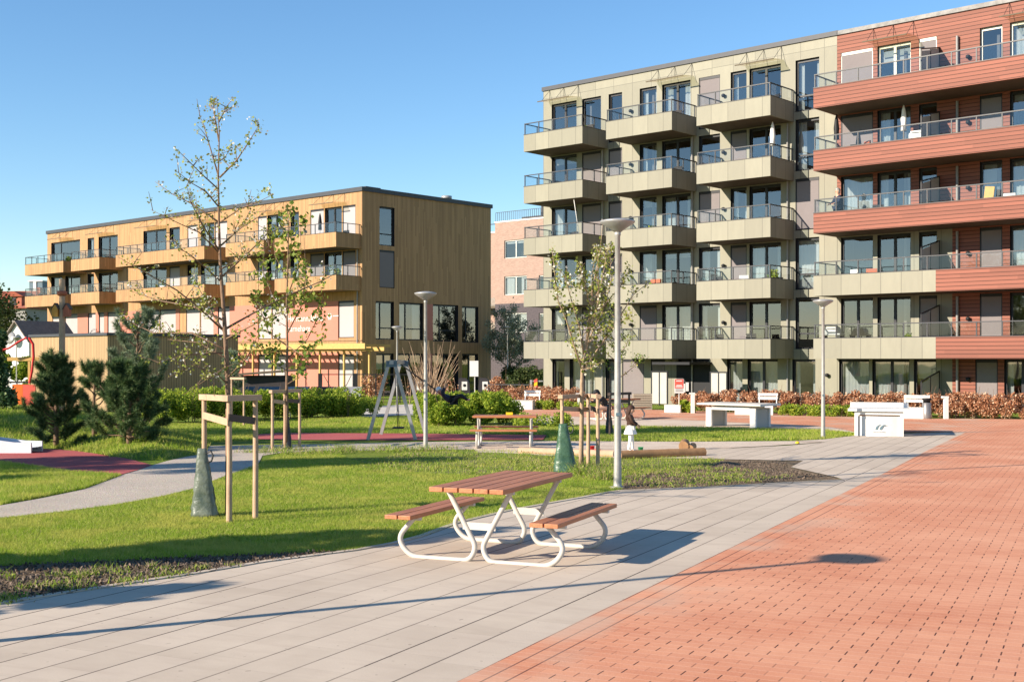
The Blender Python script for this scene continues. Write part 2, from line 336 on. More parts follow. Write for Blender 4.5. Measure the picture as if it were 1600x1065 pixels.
def sheet(name, pts, h, mat, world=None):
    w = world or gpoly(pts); mb = MB(); mb.add([(x, y, gz(y)+h) for x, y in w], [tuple(range(len(w)))], mat)
    o = mb.build(name, fix=False)
    if o.data.polygons[0].normal.z < 0: o.data.flip_normals()
    return tag(o, None, None, kind='structure')
t = leafm('blade', (.17, .28, .02), (.42, .52, .06), (.56, .50, .18), .16, .5)
mxn = [n_ for n_ in t.n if n_.type == 'MIX'][-1]; c0 = mxn.outputs[2]; pn = t.noise(t.pos(), .9, 4, .65); pn2 = t.noise(t.pos(), 3.5, 3, .6)
cc = t.mix(t.ramp(pn, .44, .62, 0, .75), c0, (.52, .50, .11)); cc = t.mix(t.ramp(pn2, .55, .7, 0, .6), cc, (.20, .30, .03)); t.put(t.b.inputs['Base Color'], cc)
for n_ in t.n:
    if n_.type == 'BSDF_TRANSLUCENT': t.put(n_.inputs[0], cc)
# ------------------------------------------------------------------ setting
mb = MB(); S = 700; mb.add([(-S, -60, gz(-60)), (S, -60, gz(-60)), (S, 900, gz(900)), (-S, 900, gz(900))], [(0, 1, 2, 3)], 'grass')
tag(mb.build('ground', fix=False), None, None, kind='structure')
KERB = [(-260, 1010), (-60, 962), (0, 948), (80, 935), (157, 923), (235, 911), (315, 899), (420, 881), (560, 863), (620, 852), (665, 840), (721, 819), (800, 800), (860, 789), (910, 780), (945, 773), (969, 769), (1120, 763), (1210, 757.6), (1320, 752)]
sheet('gravel_path', [(-260, 830), (-120, 815), (0, 790), (60, 779.5), (132, 764.5), (174, 749), (192, 742), (234, 728), (262, 720), (289, 714), (275, 706), (249, 698.5), (330, 696.5), (500, 694), (660, 690.5), (860, 689), (860, 702), (660, 702.5), (520, 704), (440, 707), (410, 712), (404, 724), (394, 731), (361, 740), (300, 764), (255, 775), (180, 788.5), (90, 800.5), (0, 809.5), (-260, 842)], .008, 'gravel')
sheet('rubber_surface_slide', [(-120, 705), (0, 707), (51, 700), (120, 705), (190, 715), (238, 727), (215, 735), (190, 742), (108, 737), (40, 727), (-10, 720), (-120, 716)], .016, 'rubber')
sheet('rubber_surface_swing', [(385, 683), (405, 679), (436, 676.5), (640, 677.5), (854, 680), (848, 687.5), (640, 688), (440, 687.5), (396, 686)], .014, 'rubber')
sheet('worn_lawn', [(640, 706), (700, 703), (800, 703), (960, 705), (1105, 716), (1132, 718.6), (1100, 735), (980, 741), (860, 748), (760, 744), (650, 738), (560, 722)], .006, 'worn')
sheet('sand_ground', [(738, 698), (800, 692), (860, 690), (1000, 698), (1100, 700), (1130, 700), (1280, 702), (1290, 716), (1132, 718.6), (1105, 717), (960, 715), (860, 712), (790, 708), (745, 707)], .010, 'sand')
sheet('red_strip', [(860, 689.5), (1080, 690.5), (1240, 689.5), (1288, 687), (1290, 691), (1200, 697), (1100, 702), (1000, 703), (862, 701)], .014, 'sand')
sheet('dirt_patch', [(969, 768.6), (975, 744), (1100, 727), (1132, 718.6), (1255, 721), (1236, 731), (1307, 747), (1320, 752), (1210, 757.4), (1120, 762.8)], .012, 'soil')
sheet('dirt_strip', [(-260, 1009), (-60, 961.6), (0, 947.6), (80, 934.6), (157, 922.6), (235, 910.6), (315, 898.6), (420, 880.6), (558, 862.6), (490, 863.3), (420, 866.5), (280, 872.5), (175, 877.5), (95, 880.5), (0, 885.5), (-260, 926)], .010, 'soil')
EDGE = [(1509, 676), (1447, 706), (1383, 740), (1304, 779), (1099, 879.5), (900, 977), (725, 1065), (600, 1127), (480, 1186)]
sheet('grey_paving', KERB[::-1]+[(-260, 1240), (440, 1240)]+[(480, 1186)]+EDGE[::-1][1:-5]+[(1304, 779)], .020, 'grey_paving')
sheet('grey_paving_far', [(1304, 779), (1383, 740), (1447, 706), (1509, 676), (1353, 679), (1288, 687.2), (1240, 689.7), (1290, 692), (1230, 697), (1105, 703), (1105, 716.5), (1132, 718.6), (1255, 721), (1236, 731), (1307, 747), (1320, 752)], .022, 'grey_paving')
far = G(1509, 676); e0 = G(480, 1186)
rp = [(G(*p).x, G(*p).y) for p in EDGE]+[(e0.x-.5*4, 3.0), (40, 3.0), (60, 40), (G(1700, 660).x, G(1700, 660).y)]
rp = rp+[(G(1700, 657).x, G(1700, 657).y), (G(1420, 653.5).x, G(1420, 653.5).y), (G(1420, 676).x, G(1420, 676).y)]
sheet('brick_plaza', None, .024, 'brick_paving', world=rp)
sheet('brick_plaza_far', [(1420, 676), (1420, 653.5), (1240, 647.5), (1040, 641), (860, 638), (812, 640), (812, 652), (860, 650.5), (1080, 657), (1300, 668), (1353, 679)], .022, 'brick_paving')
sheet('paving_by_hedge', [(812, 652), (860, 650.5), (1080, 657), (1300, 668), (1353, 679), (1290, 672), (1080, 667.5), (830, 664), (812, 658)], .018, 'sand')
sheet('asphalt_path', [(560, 640), (600, 634), (770, 624), (770, 616), (900, 618), (900, 624), (832, 641), (600, 650), (560, 652)], .012, 'concrete')
kp = KERB[1:]; mb = MB()
for (p, q) in zip(kp[:-1], kp[1:]):
    a = G(*p, .014); b = G(*q, .014); d = (b-a).normalized(); n = Vector((-d.y, d.x, 0))*.09
    mb.bar(a+n*.6, b+n*.6+d*.01, .07, .03, 'grey_paving')
tag(mb.build('lawn_kerb'), None, None, kind='structure')
# mound with the slide (heightfield)
MP = [(-6.9, 24), (-6.5, 26.5), (-7.4, 31), (-10, 36), (-16, 44), (-26, 44), (-26, 29), (-15, 28.6), (-11, 28.4), (-8.5, 25.2)]
def mound_h(x, y):
    if not inpoly(np.array([x]), np.array([y]), MP)[0]: return 0
    d = 99
    for i in range(len(MP)):
        ax, ay = MP[i-1]; bx, by = MP[i]; dx, dy = bx-ax, by-ay
        t_ = max(0, min(1, ((x-ax)*dx+(y-ay)*dy)/(dx*dx+dy*dy))); d = min(d, math.hypot(x-ax-t_*dx, y-ay-t_*dy))
    return 1.0*(1-math.exp(-(d/3.2)**1.3))+.08*math.sin(x*1.3)*math.sin(y*1.1)*min(1, d)
mb = MB(); nx, ny = 60, 60; vs = []; fs = []
for j in range(ny+1):
    for i in range(nx+1):
        x = -26+20*i/nx; y = 23.0+22*j/ny; h = mound_h(x, y)
        vs.append((x, y, gz(y)-.03+h+(.05*math.sin(x*3.1+y)*math.cos(y*2.3) if h > .05 else 0)))
for j in range(ny):
    for i in range(nx): k = j*(nx+1)+i; fs.append((k, k+1, k+nx+2, k+nx+1))
mb.add(vs, fs, 'grass', True); tag(mb.build('mound'), None, None, kind='structure')
# ------------------------------------------------------------------ building kit
class Bldg:
    def __init__(s, name, label, cat, a0, d0, z0):
        s.off = (a0, d0, z0); s.root = thing(name, label, cat, (a0*EX+d0*NX, a0*EY+d0*NY, z0), ROTF)
    def part(s, mb, name, parent=None): return mb.build(name, parent or s.root, off=s.off)
def frontmap(d): return lambda u, w, v: (u, d+w, v)
def sidemap(a): return lambda u, w, v: (a-w, u, v)
def window(B, mp, u0, u1, v0, v1, kind, fm='frame_black', rec=.13):
    t = .075; f = MB()
    def fb(a, b, c, d, w0=rec, w1=rec+.08): f.box(a, b, w0, w1, c, d, fm, mp)
    g = .004
    fb(u0+g, u0+t, v0+g, v1-g); fb(u1-t, u1-g, v0+g, v1-g); fb(u0+t, u1-t, v0+g, v0+t); fb(u0+t, u1-t, v1-t*1.6, v1-g)
    tr = v0+(v1-v0)*.3; cx = (u0+u1)/2; pan = []
    if kind in 'deo': fb(cx-t*.8, cx+t*.8, v0+t, v1-t*1.6); pan = [(u0+t, cx-t*.8, v0+t, v1-t*1.6), (cx+t*.8, u1-t, v0+t, v1-t*1.6)]
    elif kind in 'tT': fb(u0+t, u1-t, tr-t*.5, tr+t*.5); pan = [(u0+t, u1-t, v0+t, tr-t*.5), (u0+t, u1-t, tr+t*.5, v1-t*1.6)]
    elif kind == 'q':
        c2 = u0+(u1-u0)*.3; fb(c2-t/2, c2+t/2, v0+t, v1-t*1.6); fb(c2+t/2, u1-t, tr-t*.5, tr+t*.5)
        pan = [(u0+t, c2-t/2, v0+t, v1-t*1.6), (c2+t/2, u1-t, v0+t, tr-t*.5), (c2+t/2, u1-t, tr+t*.5, v1-t*1.6)]
    else: pan = [(u0+t, u1-t, v0+t, v1-t*1.6)]
    o = B.part(f, 'window')
    if kind in 'bB':
        k = MB(); bm_ = 'blind' if kind == 'b' else 'blind_white'
        k.box(u0+.05, u1-.05, .04, .055, v0+.05, v1-.14, bm_, mp); k.box(u0+.03, u1-.03, .02, .125, v1-.14, v1-.01, fm, mp)
        n = 1
        B.part(k, 'blind', o)
        k = MB(); k.box(u0+.012, u0+.045, .02, .10, v0+.02, v1-.15, fm, mp); k.box(u1-.045, u1-.012, .02, .10, v0+.02, v1-.15, fm, mp); B.part(k, 'blind_rail', o)
        return o
    g = MB()
    for a, b, c, d in pan: g.add([(a, rec+.04, c), (b, rec+.04, c), (b, rec+.04, d), (a, rec+.04, d)], [(0, 1, 2, 3)], 'glass', mp=mp)
    B.part(g, 'pane', o)
    if kind in 'ceT' or random.random() < .25:
        c = MB(); w = u1-u0; spans = [(u0, u1)] if kind in 'ceT' and random.random() < .45 else [(u0, u0+w*random.uniform(.2, .4)), (u1-w*random.uniform(.15, .35), u1)]
        for a, b in spans:
            n = max(6, int((b-a)/.05)); vs = []
            for i in range(n+1):
                x = a+(b-a)*i/n; y = rec+.22+.03*math.sin(i*1.9)+.012*math.sin(i*5)
                vs += [(x, y, v0+.06), (x, y, v1-.08)]
            c.add(vs, [(2*i, 2*i+2, 2*i+3, 2*i+1) for i in range(n)], 'curtain', True, mp)
        B.part(c, 'curtain', o)
    elif kind in 'gdt' and random.random() < .35:
        c = MB(); dv = random.uniform(.15, .45)*(v1-v0); c.box(u0+t, u1-t, rec+.2, rec+.21, v1-dv, v1-.08, 'curtain', mp); B.part(c, 'roller_blind', o)
    return o
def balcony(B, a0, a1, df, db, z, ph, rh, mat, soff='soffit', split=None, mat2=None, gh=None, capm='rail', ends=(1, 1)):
    m = MB(); e = .09; db -= .003
    if split: m.box(a0, split, df, df+e, z, z+ph, mat); m.box(split+.002, a1, df, df+e, z, z+ph, mat2)
    else: m.box(a0, a1, df, df+e, z, z+ph, mat)
    if ends[0]: m.box(a0, a0+e, df+e, db, z, z+ph, mat)
    if ends[1]: m.box(a1-e, a1, df+e, db, z, z+ph, mat2 or mat)
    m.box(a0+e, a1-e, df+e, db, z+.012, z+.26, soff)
    m.box(a0-.015, a1+.015, df-.015, df+e+.015, z+ph+.002, z+ph+.03, capm)
    for k, x in ((0, a0), (1, a1-e)):
        if ends[k]: m.box(x-.015, x+e+.015, df+e+.018, db, z+ph+.002, z+ph+.03, capm)
    bo = B.part(m, 'balcony'); zt = z+ph+.03; r = MB(); g = MB()
    n = max(2, round((a1-a0)/1.05)); y = df+.045
    for i in range(n+1):
        x = a0+.05+(a1-a0-.1)*i/n; r.box(x-.022, x+.022, y-.022, y+.022, zt, zt+rh, 'rail')
        if i < n:
            x2 = a0+.05+(a1-a0-.1)*(i+1)/n; g.quad((x+.03, y, zt+.04), (x2-.03, y, zt+.04), (x2-.03, y, zt+rh-.01), (x+.03, y, zt+rh-.01), 'rail_glass')
    r.box(a0+.02, a1-.02, y-.03, y+.03, zt+rh, zt+rh+.045, 'rail')
    for k, x in ((0, a0+.045), (1, a1-.045)):
        if not ends[k]: continue
        r.box(x-.03, x+.03, y+.032, db-.03, zt+rh, zt+rh+.045, 'rail')
        for j in (1, 2): yy = y+(db-y-.1)*j/2; r.box(x-.022, x+.022, yy-.022, yy+.022, zt, zt+rh, 'rail')
        g.quad((x, y+.03, zt+.04), (x, db-.1, zt+.04), (x, db-.1, zt+rh-.01), (x, y+.03, zt+rh-.01), 'rail_glass')
    B.part(r, 'railing', bo); B.part(g, 'glass_panel', bo)
    return bo
def canopy(B, d, a0, a1, z, out=.95, m='canopy'):
    m = 'canopy_glass'
    c = MB(); c.quad((a0, d-.02, z), (a1, d-.02, z), (a1, d-out, z-.12), (a0, d-out, z-.12), m); c.bar((a0, d-out, z-.13), (a1, d-out, z-.13), .04, .05, 'soffit')
    o = B.part(c, 'door_canopy'); r = MB()
    for k in range(3):
        x = a0+.1+(a1-a0-.2)*k/2; r.tube([(x, d-.01, z+.62), (x, d-out*.75, z-.05)], .010, 'frame_black', 5); r.tube([(x, d-.01, z+.62), (x, d-.01, z)], .009, 'frame_black', 5)
    B.part(r, 'canopy_rod', o)
def walllamp(B, d, a, z):
    l = MB(); l.lathe((a, d-.11, z), [(.02, .12), (.09, .09), (.10, 0), (.06, -.05)], 'black', 10); l.box(a-.03, a+.03, d-.1, d, z+.02, z+.1, 'black'); B.part(l, 'wall_lamp')
def body(B, a0, a1, d, depth, z0, z1, holes, mat, mpside_holes=None, roofm='cap', rest=None, capout=.07, capm='cap', capmp=None, zones=None):
    rest = rest or mat; w = MB(); w.wall(frontmap(d), a0, a1, z0, z1, holes, .14, mat, 'frame_black'); B.part(w, 'front_wall')
    w = MB(); w.wall(sidemap(a1), d, d+depth, z0, z1, mpside_holes or [], .14, rest, 'frame_black')
    B.part(w, 'side_wall')
    w = MB(); w.wall(lambda u, q, v: (a0+q, u, v), d, d+depth, z0, z1, [], .1, rest); w.wall(lambda u, q, v: (u, d+depth-q, v), a0, a1, z0, z1, [], .1, rest); B.part(w, 'back_wall')
    r = MB(); r.box(a0+.02, a1-.02, d+.2, d+depth-.02, z1-.3, z1-.004, roofm)
    for x0, x1, y0, y1 in ((a0-capout, a1+capout, d-capout, d+.3), (a0-capout, a1+capout, d+depth-.3, d+depth+capout), (a0-capout, a0+.3, d+.302, d+depth-.302), (a1-.3, a1+capout, d+.302, d+depth-.302)):
        r.box(x0, x1, y0, y1, z1, z1+.22, capm)
    B.part(r, 'roof')
def interior(B, a0, a1, d, depth, levels, m='room'):
    r = MB(); r.quad((a0, d+depth, levels[0]), (a1, d+depth, levels[0]), (a1, d+depth, levels[-1]), (a0, d+depth, levels[-1]), m)
    for z in levels: r.box(a0+.02, a1-.02, d+.25, d+depth, z-.12, z+.1, m)
    x = a0+3
    while x < a1-1: r.box(x, x+.12, d+.25, d+depth, levels[0], levels[-1]-.4, 'room_light'); x += 4.1
    B.part(r, 'interior')
Zk = lambda k: 1.85+2.8*k
DG = 51.95; DF = 49.75
# ------------------------------------------------------------------ green building
aL = fa(849, DG); aR = fa(1308, DG); gG = gz(60)
B = Bldg('apartment_block', 'six storey apartment block clad in olive beige panels with stacked corner balconies', 'building', aL, DG, gG)
cols = [((862, 901), 'dddddd', 'cdcddd'), ((909.6, 939), '', '.bgbbg'), ((951, 972), '', '.bbbbg'), ((999.5, 1026), '', '.bcggt'), ((1034.6, 1079), '', '.eddde'),
        ((1092, 1125), '', '.ccbgb'), ((1141.6, 1166.5), '', '.bbgbg'), ((1171, 1220), '', '.deddd'), ((1243, 1280), '', '.tTbTT')]
holes = []; wins = []
for (p0, p1), _, ks in cols:
    a, b = fa(p0, DG), fa(p1, DG)
    for f in range(1, 6):
        k = ks[f] if ks[0] == '.' else 'd'
        v0 = Zk(f-1)+(.45 if p0 == 1243 else .30); v1 = Zk(f-1)+(2.88 if (f == 5 or p0 == 1243) else 2.76); holes.append((a, b, v0, v1)); wins.append((a, b, v0, v1, k))
for p0, p1, k in ((863, 882, 'c'), (890, 929, 'e'), (946, 961, 'c'), (972, 1006, 'b'), (1017, 1039, 'b'), (1060, 1108, 'o'), (1136, 1160, 'T'), (1168, 1215, 'e'), (1238, 1274, 'c')):
    a, b = fa(p0, DG), fa(p1, DG); holes.append((a, b, gG+.12, 1.82)); wins.append((a, b, gG+.12, 1.82, k))
body(B, aL, aR-.004, DG, 12, gG, 16.75, holes, 'green_panel', rest='green_panel')
for w in wins: window(B, frontmap(DG), *w)
interior(B, aL+.1, aR-.1, DG, 2.6, [gG]+[Zk(k)+.1 for k in range(6)])
for (p0, p1) in ((818.3, 909.9), (947, 1049.7), (1088.3, 1203.7)):
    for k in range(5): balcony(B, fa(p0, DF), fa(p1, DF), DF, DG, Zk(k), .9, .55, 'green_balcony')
for p0, p1 in ((857, 906), (1026, 1084), (1164, 1224)): canopy(B, DG, fa(p0, DG), fa(p1, DG), 16.1)
for p in (987, 1132): 
    for k in range(5): walllamp(B, DG, fa(p, DG), Zk(k)+1.75)
walllamp(B, DG, fa(1294, DG), 1.05)
for p in (1232, 1083, 943):
    m = MB(); m.tube([(fa(p, DG), DG-.1, gG), (fa(p, DG), DG-.1, 13.0)], .045, 'pipe', 8); B.part(m, 'downpipe')
# entrance canopy, screens and mail corner
m = MB(); m.box(fa(1054, DG), fa(1112, DG), DG-2.0, DG-.01, 1.55, 1.68, 'black'); B.part(m, 'entrance_canopy')
m = MB(); m.box(fa(1058, DG), fa(1110, DG), DG-.06, DG-.004, gG, 1.54, 'black'); B.part(m, 'entrance_panel')
for p0, p1 in ((1017, 1043), (1109, 1136)):
    m = MB(); a, b = fa(p0, DG-1.4), fa(p1, DG-1.4); y = DG-1.4; g0 = gz(60)
    m.box(a, a+.06, y, y+.06, g0, 1.22, 'frame_black'); m.box(b-.06, b, y, y+.06, g0, 1.22, 'frame_black'); m.box((a+b)/2-.03, (a+b)/2+.03, y, y+.06, g0, 1.16, 'frame_black'); m.box(a+.06, b-.06, y, y+.06, 1.16, 1.22, 'frame_black')
    s_ = MB(); s_.box(a+.06, (a+b)/2-.03, y+.02, y+.04, g0+.1, 1.16, 'screen'); s_.box((a+b)/2+.03, b-.06, y+.02, y+.04, g0+.1, 1.16, 'screen')
    o = B.part(m, 'screen_frame'); B.part(s_, 'screen_panel', o)
# ------------------------------------------------------------------ red wing
aE = fa(1760, DG); aS = fa(1488, DG); gR = gz(54)
B = Bldg('apartment_block', 'red board clad apartment block wing with long continuous balconies at the right', 'building', aR, DG, gR)
cols = [(1314, 1364, '.dgcbb', ), (1371, 1423, '.ddddd'), (1436, 1464, '.bggtb'), (1531, 1566, '.bbgbt'), (1578, 1632, '.dcedc'), (1648, 1690, '.bgbgb'), (1702, 1740, '.ddddd')]
holes = []; wins = []
for p0, p1, ks in cols:
    a, b = fa(p0, DG), fa(p1, DG)
    for f in range(1, 6):
        v0 = Zk(f-1)+.3; v1 = Zk(f-1)+(2.85 if f == 5 else 2.76); holes.append((a, b, v0, v1)); wins.append((a, b, v0, v1, ks[f], 'frame_white' if (f == 5) else 'frame_black'))
for p0, p1, k in ((1311, 1358, 'c'), (1363, 1421, 'e'), (1428, 1463, 'g'), (1524, 1559, 'b'), (1569, 1625, 'd'), (1640, 1680, 'b')):
    a, b = fa(p0, DG), fa(p1, DG); holes.append((a, b, gR+.12, 1.82)); wins.append((a, b, gR+.12, 1.82, k))
ztop = 16.75; zs = Zk(2)+.1
fl = MB(); hA = [h for h in holes if h[3] > zs+.3]; hB = [h for h in holes if h[3] <= zs+.3]
fl.wall(frontmap(DG), aR, aE, zs, ztop, hA, .14, 'red_boards', 'frame_black'); fl.wall(frontmap(DG), aS, aE, gR, zs, [h for h in hB if h[0] > aS], .14, 'red_boards', 'frame_black'); B.part(fl, 'front_wall')
fl = MB(); fl.wall(frontmap(DG), aR, aS, gR, zs, [h for h in hB if h[0] < aS], .14, 'green_panel', 'frame_black'); B.part(fl, 'beige_wall')
w = MB(); w.wall(sidemap(aE), DG, DG+12, gR, ztop, [], .1, 'red_boards'); w.wall(lambda u, q, v: (u, DG+12-q, v), aR, aE, gR, ztop, [], .1, 'red_boards'); B.part(w, 'side_wall')
w = MB(); w.box(aR, aE, DG+.2, DG+12, ztop-.3, ztop-.01, 'cap'); w.box(aR-.0, aE+.07, DG-.07, DG+.4, ztop+.001, ztop+.19, 'metal_cap'); B.part(w, 'roof')
for w in wins: window(B, frontmap(DG), *w)
interior(B, aR+.1, aE-.1, DG, 2.6, [gR]+[Zk(k)+.1 for k in range(6)])
b0 = fa(1271, DF); b1 = fa(1740, DF); bs = fa(1462, DF)
for k in range(5):
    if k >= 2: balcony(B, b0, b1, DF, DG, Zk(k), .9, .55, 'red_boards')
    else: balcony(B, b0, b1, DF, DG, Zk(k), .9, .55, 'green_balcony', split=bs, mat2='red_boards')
for k in range(-1, 5):      # divider screens between the flats
    z = Zk(k)+.27 if k >= 0 else gR; a = fa(1468, DG); m = MB(); zt = z+2.05 if k >= 0 else 1.3
    m.box(a-.02, a+.02, DG-.06, DG-.01, z, zt, 'frame_black'); m.box(a-.02, a+.02, DG-1.0, DG-.95, z, zt-.25, 'frame_black'); m.box(a-.02, a+.02, DG-1.95, DG-1.9, z, zt-.45, 'frame_black')
    for y0, y1, q in ((DG-.95, DG-.06, .04), (DG-1.9, DG-1.0, .3)): m.add([(a, y0, z+.1), (a, y1, z+.1), (a, y1, zt-q), (a, y0, zt-q-.2)], [(0, 1, 2, 3)], 'screen')
    m.bar((a, DG-.02, zt), (a, DG-1.95, zt-.42), .05, .05, 'frame_black'); B.part(m, 'divider_screen')
    p = MB(); p.tube([(fa(1497, DG), DG-.1, z), (fa(1497, DG), DG-.1, z+2.4)], .06, 'pipe'); B.part(p, 'downpipe')
    walllamp(B, DG, fa(1514, DG), (z+1.4))
for p0, p1 in ((1362, 1431), (1574, 1640)): canopy(B, DG, fa(p0, DG), fa(p1, DG), 16.1, m='soffit_wood')
# ------------------------------------------------------------------ orange timber building
DO = 53.9; DOF = 51.75
aC = fa(565.8, DO); aW = fa(74, DO); gO = gz(82)
def sd(px): r = (px-800)/F; return aC*(r*EY-EX)/(NX-r*NY)
def sz(px, py): return HC-(py-560)/F*(aC*EY+sd(px)*NY)
B = Bldg('timber_building', 'orange brown timber clad building with balconies and a red panelled ground storey', 'building', aC, DO, gO)
holes = []; wins = []; sh = []; sw = []
for z0, z1, L in ((9.16+.3, 12.16, [(80, 125, 'q'), (137, 147, 'g'), (154, 184, 'd'), (224, 260, 'd'), (265, 281, 'g'), (293, 309, 'B'), (314, 335, 'd'), (336, 355, 'B'), (403, 417, 'B'), (418, 442, 'd'), (454, 467, 'g'), (485, 506, 'B'), (507.5, 534, 'd'), (535.6, 555.5, 'B')]),
                  (6.36+.3, 9.1, [(80, 97, 'g'), (102, 125, 'q'), (137, 147, 'g'), (154, 184, 'd'), (224, 260, 'd'), (265, 281, 'B'), (293, 309, 'c'), (314, 355, 'e'), (403, 417, 'B'), (418, 442, 'e'), (454, 467, 'c'), (485, 506, 'b'), (507.5, 534, 'd'), (535.6, 555.5, 'b')]),
                  (3.25, 5.75, [(82, 101, 'B'), (102, 121.5, 'B'), (138, 150, 'B'), (155, 163, 'B'), (168.5, 188, 'B'), (226, 249, 'B'), (250, 275, 'B'), (291, 312, 'B'), (313, 334, 'B'), (341, 359, 'B'), (404, 424, 'B'), (425, 447, 'B'), (529, 553, 'B')]),
                  (gO+.15, 2.15, [(404, 424, 'B'), (425, 447, 'B'), (529, 553, 'B'), (291, 334, 'B'), (226, 275, 'd'), (82, 121, 'B')])):
    for p0, p1, k in L: a, b = fa(p0, DO), fa(p1, DO); holes.append((a, b, z0, z1)); wins.append((a, b, z0, z1, k))
for p0, p1, y0, y1, xr, k in ((593, 616.5, 322, 383, 593, 't'), (593, 616.5, 390, 449, 593, 'b'), (587, 615.5, 470, 530, 587, 'q'), (624, 661, 472, 531, 624, 'q'), (676.5, 716, 475, 533, 676, 'q'), (722, 747.5, 478, 535, 722, 'q')):
    h = (sd(p0), sd(p1), sz(xr, y1), sz(xr, y0)); sh.append(h); sw.append((*h, k))
for p0, p1 in ((588, 615), (622, 661), (676, 716), (722, 747)): h = (sd(p0), sd(p1), gO+.1, 2.2); sh.append(h); sw.append((*h, 'd'))
dend = sd(767)
w = MB(); w.wall(frontmap(DO), aW, aC, gO, 13.0, holes, .14, 'wood_orange', 'frame_black'); B.part(w, 'front_wall')
w = MB(); w.wall(sidemap(aC), DO, dend, gO, 13.0, sh, .14, 'wood_orange', 'frame_black'); B.part(w, 'side_wall')
w = MB(); w.wall(lambda u, q, v: (aW+q, u, v), DO, dend, gO, 13.0, [], .1, 'wood_orange'); w.wall(lambda u, q, v: (u, dend-q, v), aW, aC, gO, 13.0, [], .1, 'wood_orange'); B.part(w, 'back_wall')
w = MB(); w.box(aW+.2, aC-.2, DO+.2, dend-.2, 12.7, 12.99, 'cap'); w.box(aW-.1, aC+.1, DO-.1, DO+.3, 13.0, 13.28, 'cap'); w.box(aC-.3, aC+.1, DO+.302, dend+.1, 13.0, 13.28, 'cap'); w.box(aW-.1, aW+.3, DO+.302, dend+.1, 13.0, 13.28, 'cap'); B.part(w, 'roof')
for w in wins: window(B, frontmap(DO), *w)
for w in sw: window(B, sidemap(aC), *w)
r = MB(); r.quad((aW+.2, DO+3, gO), (aC-3, DO+3, gO), (aC-3, DO+3, 12.9), (aW+.2, DO+3, 12.9), 'room'); r.quad((aC-3, DO+3, gO), (aC-3, dend-.2, gO), (aC-3, dend-.2, 12.9), (aC-3, DO+3, 12.9), 'room')
for z in (gO, 2.9, 6.4, 9.2, 12.6): r.box(aW+.2, aC-.25, DO+.25, dend-.2, z-.1, z+.08, 'room')
B.part(r, 'interior')
hc = lambda p0, p1, z0, z1: (fa(p0, DO), fa(p1, DO), z0, z1)
m = MB()
for p0, p1 in ((121.5, 138), (150, 155), (163, 168.5), (188, 226), (275, 281), (334, 341), (359, 404), (447, 529)): a, b, z0, z1 = hc(p0, p1, 3.1, 5.75); m = MB(); m.box(a+.01, b-.01, DO-.035, DO-.002, z0, z1, 'coral'); B.part(m, 'red_panel')
for p0, p1 in ((334, 404), (447, 529), (188, 226)): a, b, z0, z1 = hc(p0, p1, gO, 2.25); m = MB(); m.box(a+.01, b-.01, DO-.035, DO-.002, z0, z1, 'coral'); B.part(m, 'red_panel')
m = MB()
q = sidemap(aC); m.box(sd(667), sd(676), -.03, -.002, sz(667, 531), sz(667, 475), 'coral', q); B.part(m, 'red_panel'); m = MB(); m.box(sd(664), sd(675), -.03, -.002, gO, 2.2, 'coral', q); B.part(m, 'red_panel')
m = MB(); m.box(aW, aC, DO-.05, DO-.002, 3.03, 3.09, 'soffit_wood'); m.tube([(aC-.35, DO-.12, gO), (aC-.35, DO-.12, 9.1)], .05, 'pipe'); B.part(m, 'downpipe')
for z in (6.36, 9.16):
    for p0, p1 in ((39, 98.7), (111, 155), (181, 319), (352.5, 412), (429, 525)):
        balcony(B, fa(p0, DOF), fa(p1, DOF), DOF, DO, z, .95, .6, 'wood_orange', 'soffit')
for p0, p1 in ((92, 114), (152, 178), (228, 262), (312, 336), (414, 444), (502, 540)): canopy(B, DO, fa(p0, DO), fa(p1, DO), 12.42, 1.1, 'soffit_wood')
for p in (478,):
    for z in (7.9, 10.7): walllamp(B, DO, fa(p, DO), z)
m = MB(); a = fa(640, DO+6); m.box(aC-4.2, aC-3.0, DO+3, DO+4.2, 13.0, 13.75, 'pipe'); m.box(aC-4.3, aC-2.9, DO+2.9, DO+4.3, 13.75, 13.9, 'cap'); B.part(m, 'roof_vent')
m = MB(); m.lathe((aC-1.6, DO+9.6, 13.0), [(.25, 0), (.25, .5), (.4, .52), (.4, .75)], 'metal_grey', 12); B.part(m, 'roof_vent')
def text(body, size, mat, parent, loc, rot, ext=.01, name='lettering', align='LEFT'):
    c = bpy.data.curves.new(name, 'FONT'); c.body = body; c.size = size; c.extrude = ext; c.align_x = align; c.resolution_u = 2
    o = bpy.data.objects.new(name, c); COL.objects.link(o); dg = bpy.context.evaluated_depsgraph_get(); me = bpy.data.meshes.new_from_object(o.evaluated_get(dg))
    bpy.data.objects.remove(o); me.materials.clear(); me.materials.append(M[mat]); o = bpy.data.objects.new(name, me); COL.objects.link(o); o.parent = parent; o.location = loc; o.rotation_euler = rot; return o
rx = (math.pi/2, 0, 0)
for s_, z in (('Hermannsløkka', 4.45), ('barnehage', 3.75)): text(s_, .62, 'white_paint', B.root, (fa(450, DO)-B.off[0], -.045, z-gO), rx)
m = MB(); a = fa(516, DO)
for k in range(6): th = k*math.pi/3; m.box(a-.07+.16*math.cos(th), a+.07+.16*math.cos(th), DO-.05, DO-.037, 4.72+.16*math.sin(th)-.07, 4.72+.16*math.sin(th)+.07, 'white_paint')
m.box(a+.35, a+.9, DO-.05, DO-.037, 4.72, 4.78, 'white_paint'); B.part(m, 'emblem')
